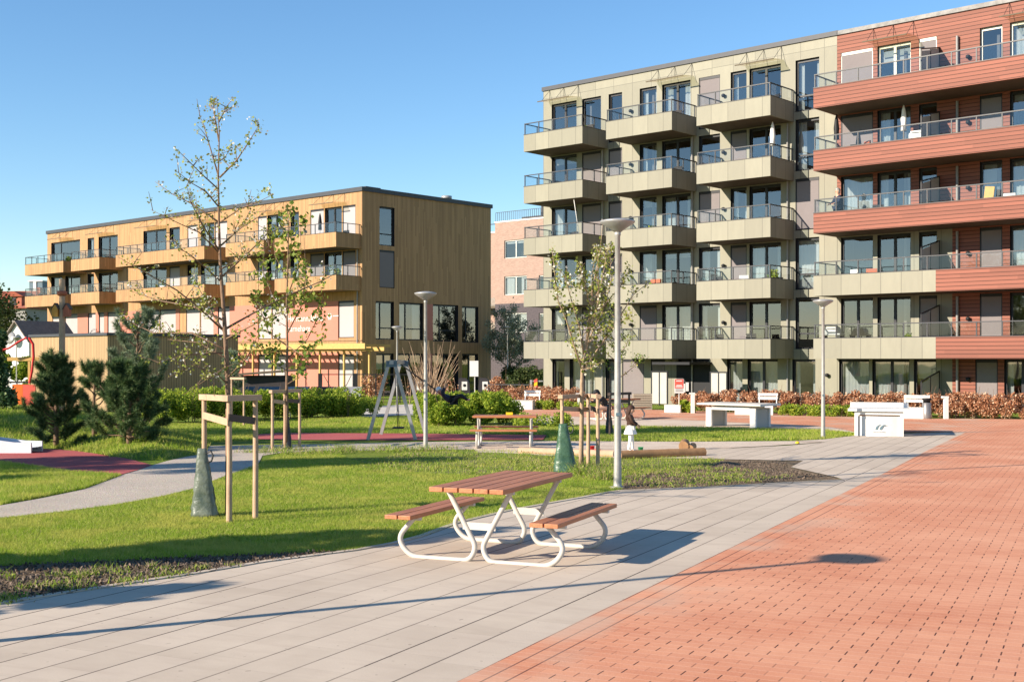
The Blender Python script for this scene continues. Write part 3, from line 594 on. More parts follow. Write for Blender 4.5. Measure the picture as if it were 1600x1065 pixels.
# ------------------------------------------------------------------ brick building behind
DB = 102.0; g3 = gz(135); a0 = fa(773.5, DB); a1 = fa(905, DB); zr = 1.85+10.75*1.4286
B = Bldg('brick_building', 'pale brick building with rooftop railing seen between the timber building and the beige block', 'building', a0, DB, g3)
zf = lambda px, py: fz(px, py, DB)
holes = []; wins = []
for p0, p1, y0, y1, k in ((788, 823, 376, 404, 'd'), (788, 823, 432, 461, 'd'), (788, 823, 489, 520, 'd'), (842, 849, 430, 452, 'g'), (842, 849, 489, 520, 'g')): h = (fa(p0, DB), fa(p1, DB), zf(p0, y1), zf(p0, y0)); holes.append(h); wins.append((*h, k, 'frame_white'))
zsp = zf(800, 474)
w = MB(); w.wall(frontmap(DB), a0, a1, zsp, zr, [h for h in holes if h[2] > zsp], .2, 'brick_wall', 'frame_black'); B.part(w, 'front_wall')
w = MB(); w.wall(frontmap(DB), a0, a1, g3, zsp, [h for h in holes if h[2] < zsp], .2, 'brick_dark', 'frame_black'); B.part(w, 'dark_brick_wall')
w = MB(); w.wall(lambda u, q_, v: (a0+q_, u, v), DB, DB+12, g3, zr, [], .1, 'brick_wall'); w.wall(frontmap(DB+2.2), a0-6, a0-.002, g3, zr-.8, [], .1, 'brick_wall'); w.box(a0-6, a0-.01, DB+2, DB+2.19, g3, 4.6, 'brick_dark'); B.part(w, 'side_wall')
w = MB(); w.box(a0-.05, a1, DB-.06, DB+12, zr, zr+.15, 'white_paint'); w.box(a0-6, a0-.06, DB+2.1, DB+12, zr-.8, zr-.65, 'white_paint'); B.part(w, 'roof')
for w in wins: window(B, frontmap(DB), *w)
r = MB(); r.quad((a0, DB+2, g3), (a1, DB+2, g3), (a1, DB+2, zr), (a0, DB+2, zr), 'room'); B.part(r, 'interior')
w = MB(); n = 40
for i in range(n+1): x = a0+(a1-a0)*i/n; w.box(x-.02, x+.02, DB+.1, DB+.14, zr+.15, zr+1.15, 'rail')
w.box(a0, a1, DB+.09, DB+.15, zr+1.15, zr+1.2, 'rail'); w.box(a0-6, a0, DB+2.3, DB+2.36, zr+.2, zr+.3, 'rail'); B.part(w, 'roof_railing')
w = MB(); w.box(a0+.5, a0+3.5, DB+4, DB+8, zr+.15, zr+1.0, 'cap'); w.box(a0+6.0, a0+6.2, DB+1, DB+1.2, zr+.15, zr+3.5, 'cap'); w.box(a0+6.0, a1, DB+1, DB+6, zr+3.3, zr+3.5, 'cap'); B.part(w, 'penthouse')
for z in (4.8, 7.6):
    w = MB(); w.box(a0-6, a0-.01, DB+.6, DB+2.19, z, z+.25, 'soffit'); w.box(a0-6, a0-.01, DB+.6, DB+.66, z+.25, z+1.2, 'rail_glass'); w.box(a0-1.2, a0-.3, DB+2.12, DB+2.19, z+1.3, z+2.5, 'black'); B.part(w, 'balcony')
# ------------------------------------------------------------------ timber shed
Ys = 52; P0 = W(168, 560, Ys); aS0 = P0.x*EX+P0.y*EY; dS0 = P0.x*NX+P0.y*NY
aSL = fa(48, dS0); rr = (372-800)/F; dS1 = aS0*(rr*EY-EX)/(NX-rr*NY); gS = gz(52); zT = HC+40.5/F*Ys
B = Bldg('timber_shed', 'low flat roofed shed of upright light timber boards beside the playground', 'shed', aS0, dS0, gS)
w = MB(); w.box(aSL, aS0, dS0, dS1, gS, zT-.12, 'shed_wood'); B.part(w, 'wall')
w = MB(); w.box(aSL-.08, aS0+.08, dS0-.08, dS1+.08, zT-.118, zT, 'cap'); B.part(w, 'roof')
# ------------------------------------------------------------------ pergola in front of the timber building
a0 = fa(300, DO-2.2); a1 = fa(575, DO-2.2); zp = fz(480, 548, DO-2.2)
B = Bldg('pergola', 'yellow timber pergola along the red ground storey of the timber building', 'pergola', a1, DO-2.2, gO)
m = MB(); 
for y in (DO-2.3, DO-1.2): m.box(a0-.5, a1+.4, y, y+.1, zp-.02, zp+.22, 'yellow_wood')
x = a0
while x < a1: m.box(x, x+.07, DO-2.9, DO-.06, zp+.222, zp+.40, 'yellow_wood'); x += .62
m.box(a0-.5, a1+.6, DO-3.0, DO-2.92, zp+.1, zp+.45, 'yellow_wood')
B.part(m, 'beam')
for i in range(9):
    m = MB(); x = a0+(a1-a0)*i/8; m.box(x, x+.11, DO-2.19, DO-2.08, gO, zp-.02, 'yellow_wood'); B.part(m, 'post')
# ------------------------------------------------------------------ vegetation kit
def jitter_path(p, q, n, amp, up=0.0):
    p = Vector(p); q = Vector(q); L = (q-p).length; out = []
    for i in range(n+1):
        t_ = i/n; v = p.lerp(q, t_); v.z += up*L*math.sin(math.pi*t_)*.5
        if 0 < i < n: v += Vector((random.uniform(-1, 1), random.uniform(-1, 1), random.uniform(-1, 1)))*amp*L
        out.append(v)
    return out
def along(path, n, t0=.2):
    P = []; seg = [(path[i+1]-path[i]).length for i in range(len(path)-1)]; T = sum(seg)
    for _ in range(n):
        d = random.uniform(t0, 1)*T
        for i, s_ in enumerate(seg):
            if d <= s_ or i == len(seg)-1: P.append(path[i].lerp(path[i+1], min(1, d/s_))); break
            d -= s_
    return P
def finish_tree(root, wood, leafsets, trunkname='trunk'):
    wood.build(trunkname, root)
    for nm, P, size, mat, up, sp in leafsets:
        if not P: continue
        A = np.array([tuple(p) for p in P]); k = 5; A = np.repeat(A, k, 0)+rng.normal(size=(len(A)*k, 3))*sp; npmesh(nm, leaves(A, size, 1.3, up), 4, mat, root)
def traced_tree(base, Yd, trunk, brs, label, name, leafm_, bls, r0, dens=26, size=.055, bark='bark', sp=.035, tw=2.2):
    root = thing(name, label, 'tree', base, 0); L = []; Bs = []; wood = MB()
    loc = lambda px, py, dy=0: W(px, py, Yd+dy)-Vector(base)*1.0
    def lw(px, py, dy):
        v = W(px, py, Yd+dy); return Vector((v.x-base[0], v.y-base[1], v.z-base[2]))
    tp = [Vector((0, 0, 0))]+[lw(x, y, 0) for x, y in trunk]
    wood.tube(tp, [r0*(1-.93*i/(len(tp)-1)) for i in range(len(tp))], bark, 7)
    for br in brs:
        sgn = random.choice((-1, 1)); dd = random.uniform(.25, .9)*sgn; n = len(br); path = []
        for i, (x, y) in enumerate(br): path.append(lw(x, y, dd*i/(n-1)))
        ln = sum((path[i+1]-path[i]).length for i in range(n-1)); r = .005+.0065*ln
        wood.tube(path, [r*(1-.8*i/(n-1)) for i in range(n)], bark, 5)
        P = along(path, int(dens*ln), .12); 
        for _ in range(int(ln*tw*2)):
            a = along(path, 1, .15)[0]; d = Vector((random.uniform(-1, 1), random.uniform(-1, 1), random.uniform(.1, 1.2))).normalized()*random.uniform(.08, .28)
            wood.tube([a, a+d*.5+Vector((0, 0, .01)), a+d], [.005, .004, .002], bark, 4, False); P += along([a, a+d], 2, .2)
        for p in P: (Bs if random.random() < bls else L).append(p)
    for p in along(tp[len(tp)//2:], int(dens*1.2), 0.1): L.append(p)
    finish_tree(root, wood, [('leaves', L, size, leafm_, .2, sp), ('blossom', Bs, size*.95, 'blossom', -.2, sp)])
    return root
def grown_tree(base, H, h0, nb, spread, label, name, leafm_, bls, r0, dens, size, bark='bark', sp=.05, asc=.9, group=None, sub=3):
    root = thing(name, label, 'tree', base, 0, group); wood = MB(); L = []; Bs = []
    tp = jitter_path((0, 0, 0), (random.uniform(-.1, .1), 0, H), 8, .006); wood.tube(tp, [r0*(1-.92*i/8) for i in range(9)], bark, 8)
    for b in range(nb):
        t_ = (b+.5)/nb; z = h0+(H-h0)*t_*.93; ang = b*2.4+random.uniform(-.4, .4); ln = spread*(1-t_*.72)*random.uniform(.7, 1.15)
        p = Vector(tp[0]).lerp(tp[-1], z/H); q = p+Vector((math.cos(ang)*ln, math.sin(ang)*ln, ln*asc*random.uniform(.7, 1.3)))
        path = jitter_path(p, q, 5, .035, -.12); r = .008+.013*ln*H/4.5; wood.tube(path, [r*(1-.8*i/5) for i in range(6)], bark, 5)
        P = along(path, int(dens*ln), .2)
        for _ in range(int(sub*ln*2)):
            a = along(path, 1, .25)[0]; d = Vector((random.uniform(-1, 1), random.uniform(-1, 1), random.uniform(.0, 1.2))).normalized()*random.uniform(.15, .4)*ln
            tw = jitter_path(a, a+d, 3, .05); wood.tube(tw, [r*.35, r*.28, r*.2, r*.1], bark, 4, False); P += along(tw, int(dens*d.length)+1, .15)
        for p_ in P: (Bs if random.random() < bls else L).append(p_)
    finish_tree(root, wood, [('leaves', L, size, leafm_, .1, sp), ('blossom', Bs, size, 'blossom', -.2, sp)])
    return root
def clump_pts(n, x0, x1, y0, y1, h, prof=None, lump=.5, seed=0):
    """points in lumpy bush strip, local coords"""
    r = np.random.default_rng(seed); L = x1-x0; k = max(3, int(L*(y1-y0)/lump**2*1.5)); C = np.stack([r.uniform(x0, x1, k), r.uniform(y0, y1, k), r.uniform(.25, .8, k)*h], 1)
    i = r.integers(0, k, n); d = r.normal(size=(n, 3)); d /= np.linalg.norm(d, axis=1)[:, None]; rad = lump*.75*(.4+.6*r.random(n)**.5)
    P = C[i]+d*rad[:, None]; P[:, 2] = np.clip(np.abs(P[:, 2]), .02, h*1.25); return P
# ---- tree 1 (near, staked, traced)
b1 = G(357, 806); Y1 = b1.y
Z5 = lambda pts: [(200+x/2.958, 140+y/2.958) for x, y in pts]
trunk = [(357, 700), (356.5, 620), (354, 560), (350.5, 500), (346, 440), (343.7, 403), (342, 343), (341, 275), (342.7, 207), (338.6, 154)]
brs = [Z5(p) for p in ([(418, 460), (340, 390), (270, 320), (210, 262)], [(418, 400), (380, 270), (345, 150), (330, 125)], [(425, 405), (500, 330), (560, 240), (605, 165)], [(418, 540), (360, 470), (290, 430), (230, 380)],
      [(415, 610), (300, 530), (200, 480), (125, 425)], [(418, 750), (330, 660), (240, 620), (105, 555)], [(430, 610), (520, 550), (600, 520), (670, 485)], [(430, 720), (520, 640), (600, 590), (660, 545)], [(440, 860), (560, 750), (640, 670), (760, 610)],
      [(420, 740), (340, 620), (290, 520), (270, 440)], [(425, 330), (450, 310), (475, 270)], [(420, 240), (395, 90), (365, 70)], [(420, 150), (440, 110), (450, 70)])]
brs += [[(347, 514), (310, 480), (276, 453), (229, 427), (184, 401)], [(350, 575), (315, 598), (285, 617)], [(348, 551), (288, 554), (246, 567)], [(352, 514), (394, 490), (440, 466), (500, 440), (528, 425)], [(352, 530), (400, 505), (455, 480)],
        [(349, 500), (300, 478), (250, 470), (205, 455)], [(350, 545), (300, 520), (240, 520), (190, 497)], [(346, 440), (300, 400), (255, 372)], [(351, 520), (320, 470), (300, 425)], [(354, 560), (310, 535), (262, 530)], [(355, 590), (385, 560), (405, 520)], [(345, 420), (390, 400), (430, 380)], [(356, 600), (340, 585), (300, 570), (262, 590)]]
traced_tree(b1, Y1, trunk, brs, 'tall young cherry tree with sparse leaves inside the stake frame nearest the camera', 'cherry_tree', 'leaf_spring', .20, .042, 9, .036, 'bark', .03, tw=3.4)
# ---- tree 2
b2 = G(447, 702)
trunk = [(448, 650), (448, 600), (449, 540), (448, 470), (450, 400), (451, 350), (447, 312)]
brs = [[(449, 540), (420, 520), (402, 470), (405, 430)], [(449, 520), (470, 480), (478, 430), (475, 370)], [(449, 500), (425, 460), (410, 420), (414, 385)], [(450, 460), (465, 420), (470, 390), (470, 345)], [(450, 440), (430, 400), (425, 360)], [(449, 560), (480, 530), (500, 490), (506, 462)], [(449, 580), (420, 560), (398, 530)], [(449, 550), (410, 545), (385, 520)], [(450, 420), (455, 380), (450, 330)], [(449, 600), (465, 590), (472, 565)], [(450, 380), (438, 350), (440, 325)], [(450, 480), (478, 465), (500, 440)], [(449, 540), (480, 560), (510, 520)], [(448, 510), (430, 500), (408, 505)]]
traced_tree(b2, b2.y, trunk, brs, 'slender young maple tree with large leaves in the stake frame near the swing', 'maple_tree', 'leaf_tree', 0, .045, 1.8, .105, 'bark', .07)
# ---- tree 3
b3 = G(908, 735)
trunk = [(908, 700), (909, 650), (909, 600), (910, 570), (917, 530), (922, 480), (930, 430), (938, 390), (942, 347)]
brs = [[(909, 575), (897, 540), (885, 500), (872, 470), (866, 420), (862, 385)], [(910, 570), (920, 530), (940, 490), (955, 440), (953, 395)], [(909, 580), (938, 540), (965, 500), (990, 460), (1015, 440)], [(912, 555), (905, 510), (893, 470), (885, 440), (868, 405)], [(917, 530), (925, 480), (925, 430), (930, 400)], [(920, 500), (950, 470), (975, 440), (985, 415)], [(922, 480), (910, 430), (905, 410)], [(930, 430), (945, 400), (960, 380)],
       [(911, 565), (900, 555), (893, 535)], [(909, 578), (925, 574), (930, 568)], [(915, 540), (940, 515), (960, 510), (985, 490)], [(922, 480), (938, 450), (946, 410), (950, 380)], [(925, 460), (905, 450), (890, 445), (880, 430)], [(917, 530), (935, 470), (935, 430), (932, 385)]]
traced_tree(b3, b3.y, trunk, brs, 'young cherry tree with white blossom in the stake frame beside the tall lamp', 'cherry_tree', 'leaf_spring', .42, .05, 8, .06, 'bark_light', .045, tw=3.0)
# ---- tree 4 (sparse, behind lamp) and far trees
b4 = G(966, 680)
grown_tree(b4, 3.6, 1.5, 16, 1.0, 'thin small leaved sapling in the dark stake frame behind the tall lamp', 'sapling', 'leaf_tree', 0, .03, 12, .05, 'bark', .05)
p = W(797, 600, 88)
grown_tree((p.x, p.y, gz(88)), 6.2, 1.6, 26, 2.2, 'rounded grey green olive like tree in front of the brick building', 'tree', 'olive', 0, .09, 16, .12, 'bark_light', .12, .9)
# ---- stake frames
def stake_frame(base_px, posts_px, h, label, rot=0, dark=False, strap=True, group='stake frames around young trees'):
    c = G(*base_px); root = thing('stake_frame', label, 'tree stakes', c, 0, group); ps = [G(*p)-c for p in posts_px]; m_ = 'stake_dark' if dark else 'stake'
    for p in ps:
        m = MB(); m.tube([p-Vector((0, 0, .02)), p+Vector((.004, 0, h*.5)), p+Vector((0, 0, h))], [.037, .034, .031], m_, 10); m.build('post', root)
    for i in range(len(ps)-1):
        a = ps[i]+Vector((0, 0, h+.036)); b = ps[i+1]+Vector((0, 0, h+.036)); d = (b-a).normalized()*.07
        m = MB(); m.bar(a-d, b+d-(d*1.0 if i == 0 and len(ps) > 2 else d*0), .09, .07, m_); m.build('crossbar', root)
        if strap:
            a = ps[i]+Vector((0, -.045, h*.87)); b = ps[i+1]+Vector((0, -.045, h*.83)); m = MB(); m.bar(a, b, .02, .085, 'stake' if i == 0 and not dark else 'stake_dark'); m.build('strap', root)
    return root
stake_frame((357, 808), [(319, 806), (358, 817), (399, 811)], 1.46, 'pale wooden stake frame nearest the camera, on the sunlit lawn')
stake_frame((447, 701), [(425.5, 704), (445, 702), (468, 698)], 1.30, 'wooden stake frame in front of the swing, holding the maple')
stake_frame((908, 737), [(878, 739), (919, 732), (934, 737)], 1.32, 'wooden stake frame between picnic table and tall lamp')
stake_frame((966, 682), [(953, 681), (983, 678)], 1.12, 'small dark stake frame directly behind the tall lamp', dark=True)
stake_frame((370, 664), [(362, 664), (381, 665)], 1.5, 'far pale stake frame at the edge of the green shrubs', strap=False)
def water_bag(loc, h, wb, label, mat='bag', rot=0, r=.05):
    root = thing('watering_bag', label, 'watering bag', loc, rot); m = MB(); n = 20; vs = []; fs = []; rows = 14
    for j in range(rows+1):
        t_ = j/rows; wd = wb*(1-.68*t_**.9)/2; dp = wd*.62; z = h*t_
        if .42 < t_ < .5: wd *= 1.05
        for i in range(n):
            a = 2*math.pi*i/n; c_, s_ = math.cos(a), math.sin(a); k = (abs(c_)**3+abs(s_)**3)**(-1/3)
            wob = 1+.07*math.sin(a*5+j*1.3)+.04*math.sin(a*9-j*2.1); vs.append((wd*c_*k*wob+.12*wb*(1-t_)*.8, dp*s_*k*wob, z))
    for j in range(rows):
        for i in range(n): i2 = (i+1) % n; fs.append((j*n+i, j*n+i2, (j+1)*n+i2, (j+1)*n+i))
    fs += [tuple(range(n-1, -1, -1)), tuple(rows*n+i for i in range(n))]; m.add(vs, fs, mat, True); m.build('bag_body', root)
    m = MB(); m.tube([(wb*.16, -.02, h*.93), (wb*.34, -.03, h*.97), (wb*.42, -.03, h*.9), (wb*.36, -.03, h*.82), (wb*.2, -.02, h*.8)], .012, 'bag_black', 6); m.build('handle', root)
    return root
water_bag(G(319, 808)+Vector((-.02, -.02, 0)), .86, .34, 'grey green crumpled watering bag tied round the nearest stake', 'bag_grey')
water_bag(G(878, 739)+Vector((.02, -.02, 0)), .88, .44, 'dark green watering bag behind the corner of the near picnic table')
water_bag(G(447, 702)+Vector((.0, .03, 0)), .88, .24, 'black watering bag round the maple trunk near the swing', 'bag_black')
water_bag(G(951, 679)+Vector((0, 0, 0)), .86, .24, 'black watering bag beside the seated person behind the tall lamp', 'bag_black')
# ---- pines
def pine(base, H, R, nb, label, mat, seed, low=.03, lean=0.0, name='pine_shrub', blue=0):
    random.seed(seed); root = thing(name, label, 'pine', base); wood = MB(); T = []; D = []
    tp = jitter_path((0, 0, 0), (lean, 0, H), 7, .012); wood.tube(tp, [.07*(1-.85*i/7) for i in range(8)], 'bark', 7); T.append(tp[-1]); D.append(Vector((0, 0, 1)))
    for b in range(nb):
        t_ = low+(1-low)*(b/nb)**.9; p = tp[0].lerp(tp[-1], min(t_, .97)); ang = b*2.39996+random.uniform(-.4, .4); ln = R*(1.05-.8*t_)*random.uniform(.55, 1.2)
        q = p+Vector((math.cos(ang)*ln, math.sin(ang)*ln, ln*(random.uniform(.1, .5)+.9*t_))); path = jitter_path(p, q, 4, .04, -.15); wood.tube(path, [.02, .016, .012, .009, .006], 'bark', 5)
        for k in range(max(4, int(ln*7))):
            a = along(path, 1, .42)[0]; d = ((q-p).normalized()*.7+Vector((random.uniform(-.8, .8), random.uniform(-.8, .8), random.uniform(.1, .9)))).normalized(); e = a+d*random.uniform(.08, .3); wood.tube([a, e], [.006, .004], 'bark', 4, False)
            T += [e, a.lerp(e, .5)]; D += [d, d]
        T.append(q); D.append((q-p).normalized())
    n = 110; A = np.repeat(np.array([tuple(v) for v in T]), n, 0); Dd = np.repeat(np.array([tuple(v) for v in D]), n, 0); A = A-Dd*(rng.random(len(A))*.16)[:, None]
    nd = Dd*.8+rng.normal(size=A.shape)*.6; nd /= np.linalg.norm(nd, axis=1)[:, None]; e = np.cross(nd, rng.normal(size=A.shape)); e /= np.linalg.norm(e, axis=1)[:, None]
    L = (.10+.07*rng.random(len(A)))[:, None]; V = np.empty((len(A), 3, 3)); V[:, 0] = A-e*.006; V[:, 1] = A+e*.006; V[:, 2] = A+nd*L
    wood.build('trunk', root); npmesh('needles', V.reshape(-1, 3), 3, mat, root); return root
def onm(px, py): 
    Y = F*HC/(py-560-F*SL)
    for _ in range(30): X = (px-800)/F*Y; z = gz(Y)+mound_h(X, Y)-.03; Y2 = F*(HC-z)/(py-560); Y = .5*Y+.5*Y2
    X = (px-800)/F*Y; return Vector((X, Y, gz(Y)+mound_h(X, Y)-.05))
pine(onm(88, 674), 1.9, .72, 58, 'dark green dense pine shrub growing round the birdhouse pole', 'needle', 11)
pine(onm(202, 694), 1.55, .95, 66, 'large bushy dark pine shrub in front of the timber shed', 'needle', 12)
pine(onm(148, 668), 1.6, .75, 16, 'thin open pine between the two dark pines', 'needle', 13, .3)
pine(onm(216, 682), 2.6, 1.3, 20, 'taller pale green young pine behind the bushy dark pine', 'needle_blue', 14, .45)
pine(W(362, 625, 45), 1.6, .6, 18, 'young pine at the right end of the shed wall', 'needle_blue', 15, .2)
random.seed(21)
# far-left dark conifer and background trees
def blob_tree(base, H, R, label, mat, n, size, name='tree', group=None, trunk_h=.25, conic=0):
    root = thing(name, label, 'tree', base, 0, group); m = MB(); m.tube([(0, 0, 0), (.05, 0, H*.55), (0, .05, H*.8)], [.05*H*.5, .03*H*.5, .01], 'bark', 7)
    P = []; k = int(14+H*2)
    for i in range(k):
        z = H*(trunk_h+(1-trunk_h)*random.random()); rr_ = R*(1-(z/H)*.85 if conic else math.sqrt(max(.05, 1-((z/H-.58)/.46)**2)))*random.random()**.5*.85; a = random.random()*6.28; P.append((rr_*math.cos(a), rr_*math.sin(a), z)); m.tube([(0, 0, z*.75), P[-1]], [.03, .01], 'bark', 4, False)
    m.build('trunk', root); C = np.array(P); ii = rng.integers(0, k, n); d = rng.normal(size=(n, 3)); d /= np.linalg.norm(d, axis=1)[:, None]; A = C[ii]+d*(R*.42*(.35+.65*rng.random(n)))[:, None]; A[:, 2] = np.maximum(A[:, 2], .1)
    npmesh('crown', leaves(A, size, 1.3), 4, mat, root); return root
p = W(-6, 640, 34); blob_tree((p.x, p.y, gz(34)+.5), 2.2, .75, 'dark narrow conifer at the left edge of the photo', 'needle', 9000, .09, 'conifer', None, .02, 1)
for i, (px, Y, H, R, lab, mt) in enumerate(((-14, 100, 7.2, 3.4, 'dark evergreen tree left of the white gabled house', 'dark_leaf'), (22, 118, 5.6, 2.6, 'dark tree directly behind the white gabled house', 'dark_leaf'), (44, 112, 5.4, 1.2, 'small dark conifer between white house and red roofed house', 'needle'), (62, 120, 4.6, 1.6, 'lower tree beside the left corner of the timber building', 'leaf_green'), (-60, 90, 8, 4, 'broad tree just outside the left edge', 'dark_leaf'))):
    p = W(px, 600, Y); blob_tree((p.x, Y, gz(Y)), H, R, lab, mt, 7000, .24, 'tree')
# off-frame trees whose shade falls into the picture
for x, y, H, R, n, th in ((-7.9, 9.9, 3.7, .8, 9000, .05), (-16.5, 17.2, 7.2, 1.5, 14000, .25), (-18.7, 19.0, 5.6, 1.4, 10000, .1), (-25, 26, 9.5, 2.6, 14000, .3), (-22, 22, 14.5, 1.7, 9000, .7), (-8.4, 7.1, 2.7, .5, 1500, .35)):
    blob_tree((x, y, gz(y)), H, R, 'leafy tree standing outside the left edge, seen only by its shade', 'leaf_tree', n, .16, 'tree', 'shade trees outside the left edge', th)
# ---- hedges and bushes
def bush(name, label, cat, x_px0, x_px1, Y, depth, h, n, size, mat, lump=.45, seed=1, world=None, stems='bark', kind=None, zoff=0, group=None, taper=0):
    if world: ox, oy, L, ang = world
    else: a = W(x_px0, 560, Y); L = (x_px1-x_px0)/F*Y; ox, oy, ang = a.x, Y, 0
    root = thing(name, label, cat, (ox, oy, gz(oy)+zoff), ang, group)
    P = clump_pts(n, 0, L, 0, depth, h, None, lump, seed); npmesh('foliage', leaves(P, size, 1.3, .4), 4, mat, root)
    m = MB(); r = random.Random(seed)
    for i in range(int(L*6)): x, y = r.uniform(0, L), r.uniform(0, depth); m.tube([(x, y, 0), (x+r.uniform(-.1, .1), y, h*.5), (x+r.uniform(-.2, .2), y+r.uniform(-.1, .1), h*r.uniform(.8, 1.25))], [.012, .009, .004], stems, 4, False)
    m.build('stems', root); return root
def wang(px0, y0, px1, y1):
    a = G(px0, y0); b = G(px1, y1); return (a.x, a.y, (b-a).length, math.atan2(b.y-a.y, b.x-a.x))
bush('beech_hedge', 'long russet beech hedge in front of the windows, from the entrance to the right edge', 'hedge', 0, 0, 0, 1.0, 1.0, 62000, .07, 'beech', .30, 3, wang(1128, 645.5, 1700, 657.5))
bush('beech_hedge', 'short russet beech hedge by the red and white sign at the entrance', 'hedge', 0, 0, 0, .9, .9, 9000, .07, 'beech', .3, 4, wang(1046, 641, 1108, 643.5))
bush('beech_hedge', 'russet beech hedge behind the concrete bench between the buildings', 'hedge', 0, 0, 0, 1.4, 1.0, 22000, .075, 'beech', .35, 5, wang(762, 633, 882, 638.5))
bush('low_hedge', 'low bright green hedge at the foot of the beech hedge', 'hedge', 0, 0, 0, .5, .38, 7000, .07, 'leaf_green', .25, 6, wang(1222, 649.5, 1345, 652.5))
bush('low_hedge', 'low green ground cover to the right of the concrete bench', 'hedge', 0, 0, 0, .6, .36, 4000, .07, 'leaf_green', .25, 7, wang(834, 640, 912, 641.5))
bush('grass_clump', 'bright green clump of grass beside the red and white sign', 'plant', 0, 0, 0, .4, .5, 1500, .12, 'leaf_green', .22, 8, wang(1062, 645, 1078, 645.5))
bush('shrub', 'sunlit yellow green shrubs in a long band behind the staked trees', 'shrub', 0, 0, 0, 2.2, 1.1, 34000, .075, 'leaf_green', .36, 9, wang(395, 657, 565, 652))
bush('shrub', 'yellow green shrubs against the dark side of the shed', 'shrub', 0, 0, 0, 2.0, 1.2, 24000, .075, 'leaf_green', .36, 10, wang(232, 664, 396, 660))
bush('shrub', 'low green shrubs behind the legs of the swing', 'shrub', 0, 0, 0, 1.2, .7, 8000, .07, 'leaf_green', .3, 12, wang(545, 652, 596, 648))
bush('shrub', 'big bright green shrub right of the swing under the child', 'shrub', 0, 0, 0, 2.4, 1.1, 36000, .07, 'leaf_green', .34, 11, wang(672, 668, 812, 666))
bush('shrub', 'low tuft of shrub at the right end of the bright green shrub', 'shrub', 0, 0, 0, .8, .35, 3000, .06, 'leaf_green', .35, 13, wang(806, 668, 880, 669))
bush('bare_shrub', 'bare twiggy shrub behind the swing in front of the dark windows', 'shrub', 628, 718, 62, 1.5, 1.4, 700, .07, 'beech', .6, 14, stems='bark_light')
p = W(672, 600, 60); root = thing('bare_shrub', 'bare pale stemmed shrub fanning out above the swinging child', 'shrub', (p.x, 60, gz(60))); m = MB()
for i in range(70):
    a = random.uniform(-1, 1); l = random.uniform(1.6, 3.3); q = Vector((a*1.5, random.uniform(-.7, .7), l)); pth = jitter_path((a*.25, 0, .2), q, 4, .03); m.tube(pth, [.03, .022, .015, .01, .006], 'bark_light', 4, False)
m.build('stems', root)
bush('bare_shrub', 'brown dry shrub by the fence posts left of the swing', 'shrub', 570, 600, 66, 1.0, 1.6, 1500, .09, 'beech', .5, 15, stems='bark')
bush('dark_shrub', 'dark green shrubs in the passage before the brick building', 'shrub', 790, 850, 84, 3, 1.9, 9000, .14, 'dark_leaf', .8, 16)
bush('bare_shrub', 'dry brown grasses beside the timber building corner', 'shrub', 764, 792, 74, 1.5, 1.3, 3000, .12, 'beech', .5, 17)
# ---- grass blades and weeds (stuff)
LAWN = gpoly([(-60, 961), (0, 947), (157, 922), (315, 898), (420, 880.5), (560, 862), (665, 839), (721, 818), (800, 799), (860, 788), (945, 772.5), (972, 767), (975, 744), (860, 748), (760, 744), (650, 738), (560, 722), (520, 706), (440, 708), (404, 725), (361, 741), (300, 765), (255, 776), (180, 789.5), (90, 801.5), (0, 810.5), (-60, 814)])
DIRT = gpoly([(-60, 961), (0, 947), (157, 922), (315, 898), (420, 880.5), (560, 862.5), (490, 863.5), (420, 867), (280, 873), (175, 878), (95, 881), (0, 886), (-60, 890)])
def scatter(poly, n, ypow=1.0, excl=None):
    xs = np.array([p[0] for p in poly]); ys = np.array([p[1] for p in poly]); out = []
    tot = 0; k0, k1 = 1/ys.max(), 1/ys.min()
    while tot < n:
        k = rng.uniform(k0, k1, n*2); y = 1/k; x = rng.uniform(xs.min(), xs.max(), n*2); m_ = inpoly(x, y, poly)
        if excl: m_ &= ~inpoly(x, y, excl)
        out.append(np.stack([x[m_], y[m_]], 1)); tot += m_.sum()
    P = np.concatenate(out)[:n]; return np.column_stack([P, -SL*P[:, 1]+.004])
P = scatter(LAWN, 260000, excl=DIRT); V = blades(P, .034, .0075, .6); tag(npmesh('grass_blades', V, 3, 'blade'), 'short bright green lawn grass around the near staked tree and picnic table', 'grass', kind='stuff')
L2 = gpoly([(0, 789), (60, 778), (132, 763.5), (174, 748), (190, 743), (108, 738), (40, 728), (0, 722)]); P = scatter(L2, 26000); tag(npmesh('grass_blades', blades(P, .06, .012, .5), 3, 'blade'), 'shaded green grass between the gravel path and the red rubber surface', 'grass', kind='stuff')
L3 = gpoly([(300, 692), (396, 687), (400, 678), (436, 675.5), (640, 676.5), (856, 679), (862, 689), (1080, 690), (1288, 686.5), (1350, 680), (1290, 672.5), (1080, 668), (830, 664.5), (800, 668), (560, 652), (240, 664), (240, 694)]); P = scatter(L3, 90000); tag(npmesh('grass_blades', blades(P, .07, .02, .5), 3, 'blade'), 'grass of the far lawn strip between the swing and the table tennis tables', 'grass', kind='stuff')
mx = rng.uniform(-22, -6.5, 60000); my = rng.uniform(24, 40, 60000); mk = inpoly(mx, my, MP); mx = mx[mk]; my = my[mk]; mh = np.array([mound_h(a_, b_) for a_, b_ in zip(mx, my)]); P = np.column_stack([mx, my, -SL*my-.03+mh])[(mh > .03)]
tag(npmesh('grass_blades', blades(P, .09, .02, .5), 3, 'blade'), 'rough grass covering the play mound round the pines', 'grass', kind='stuff')
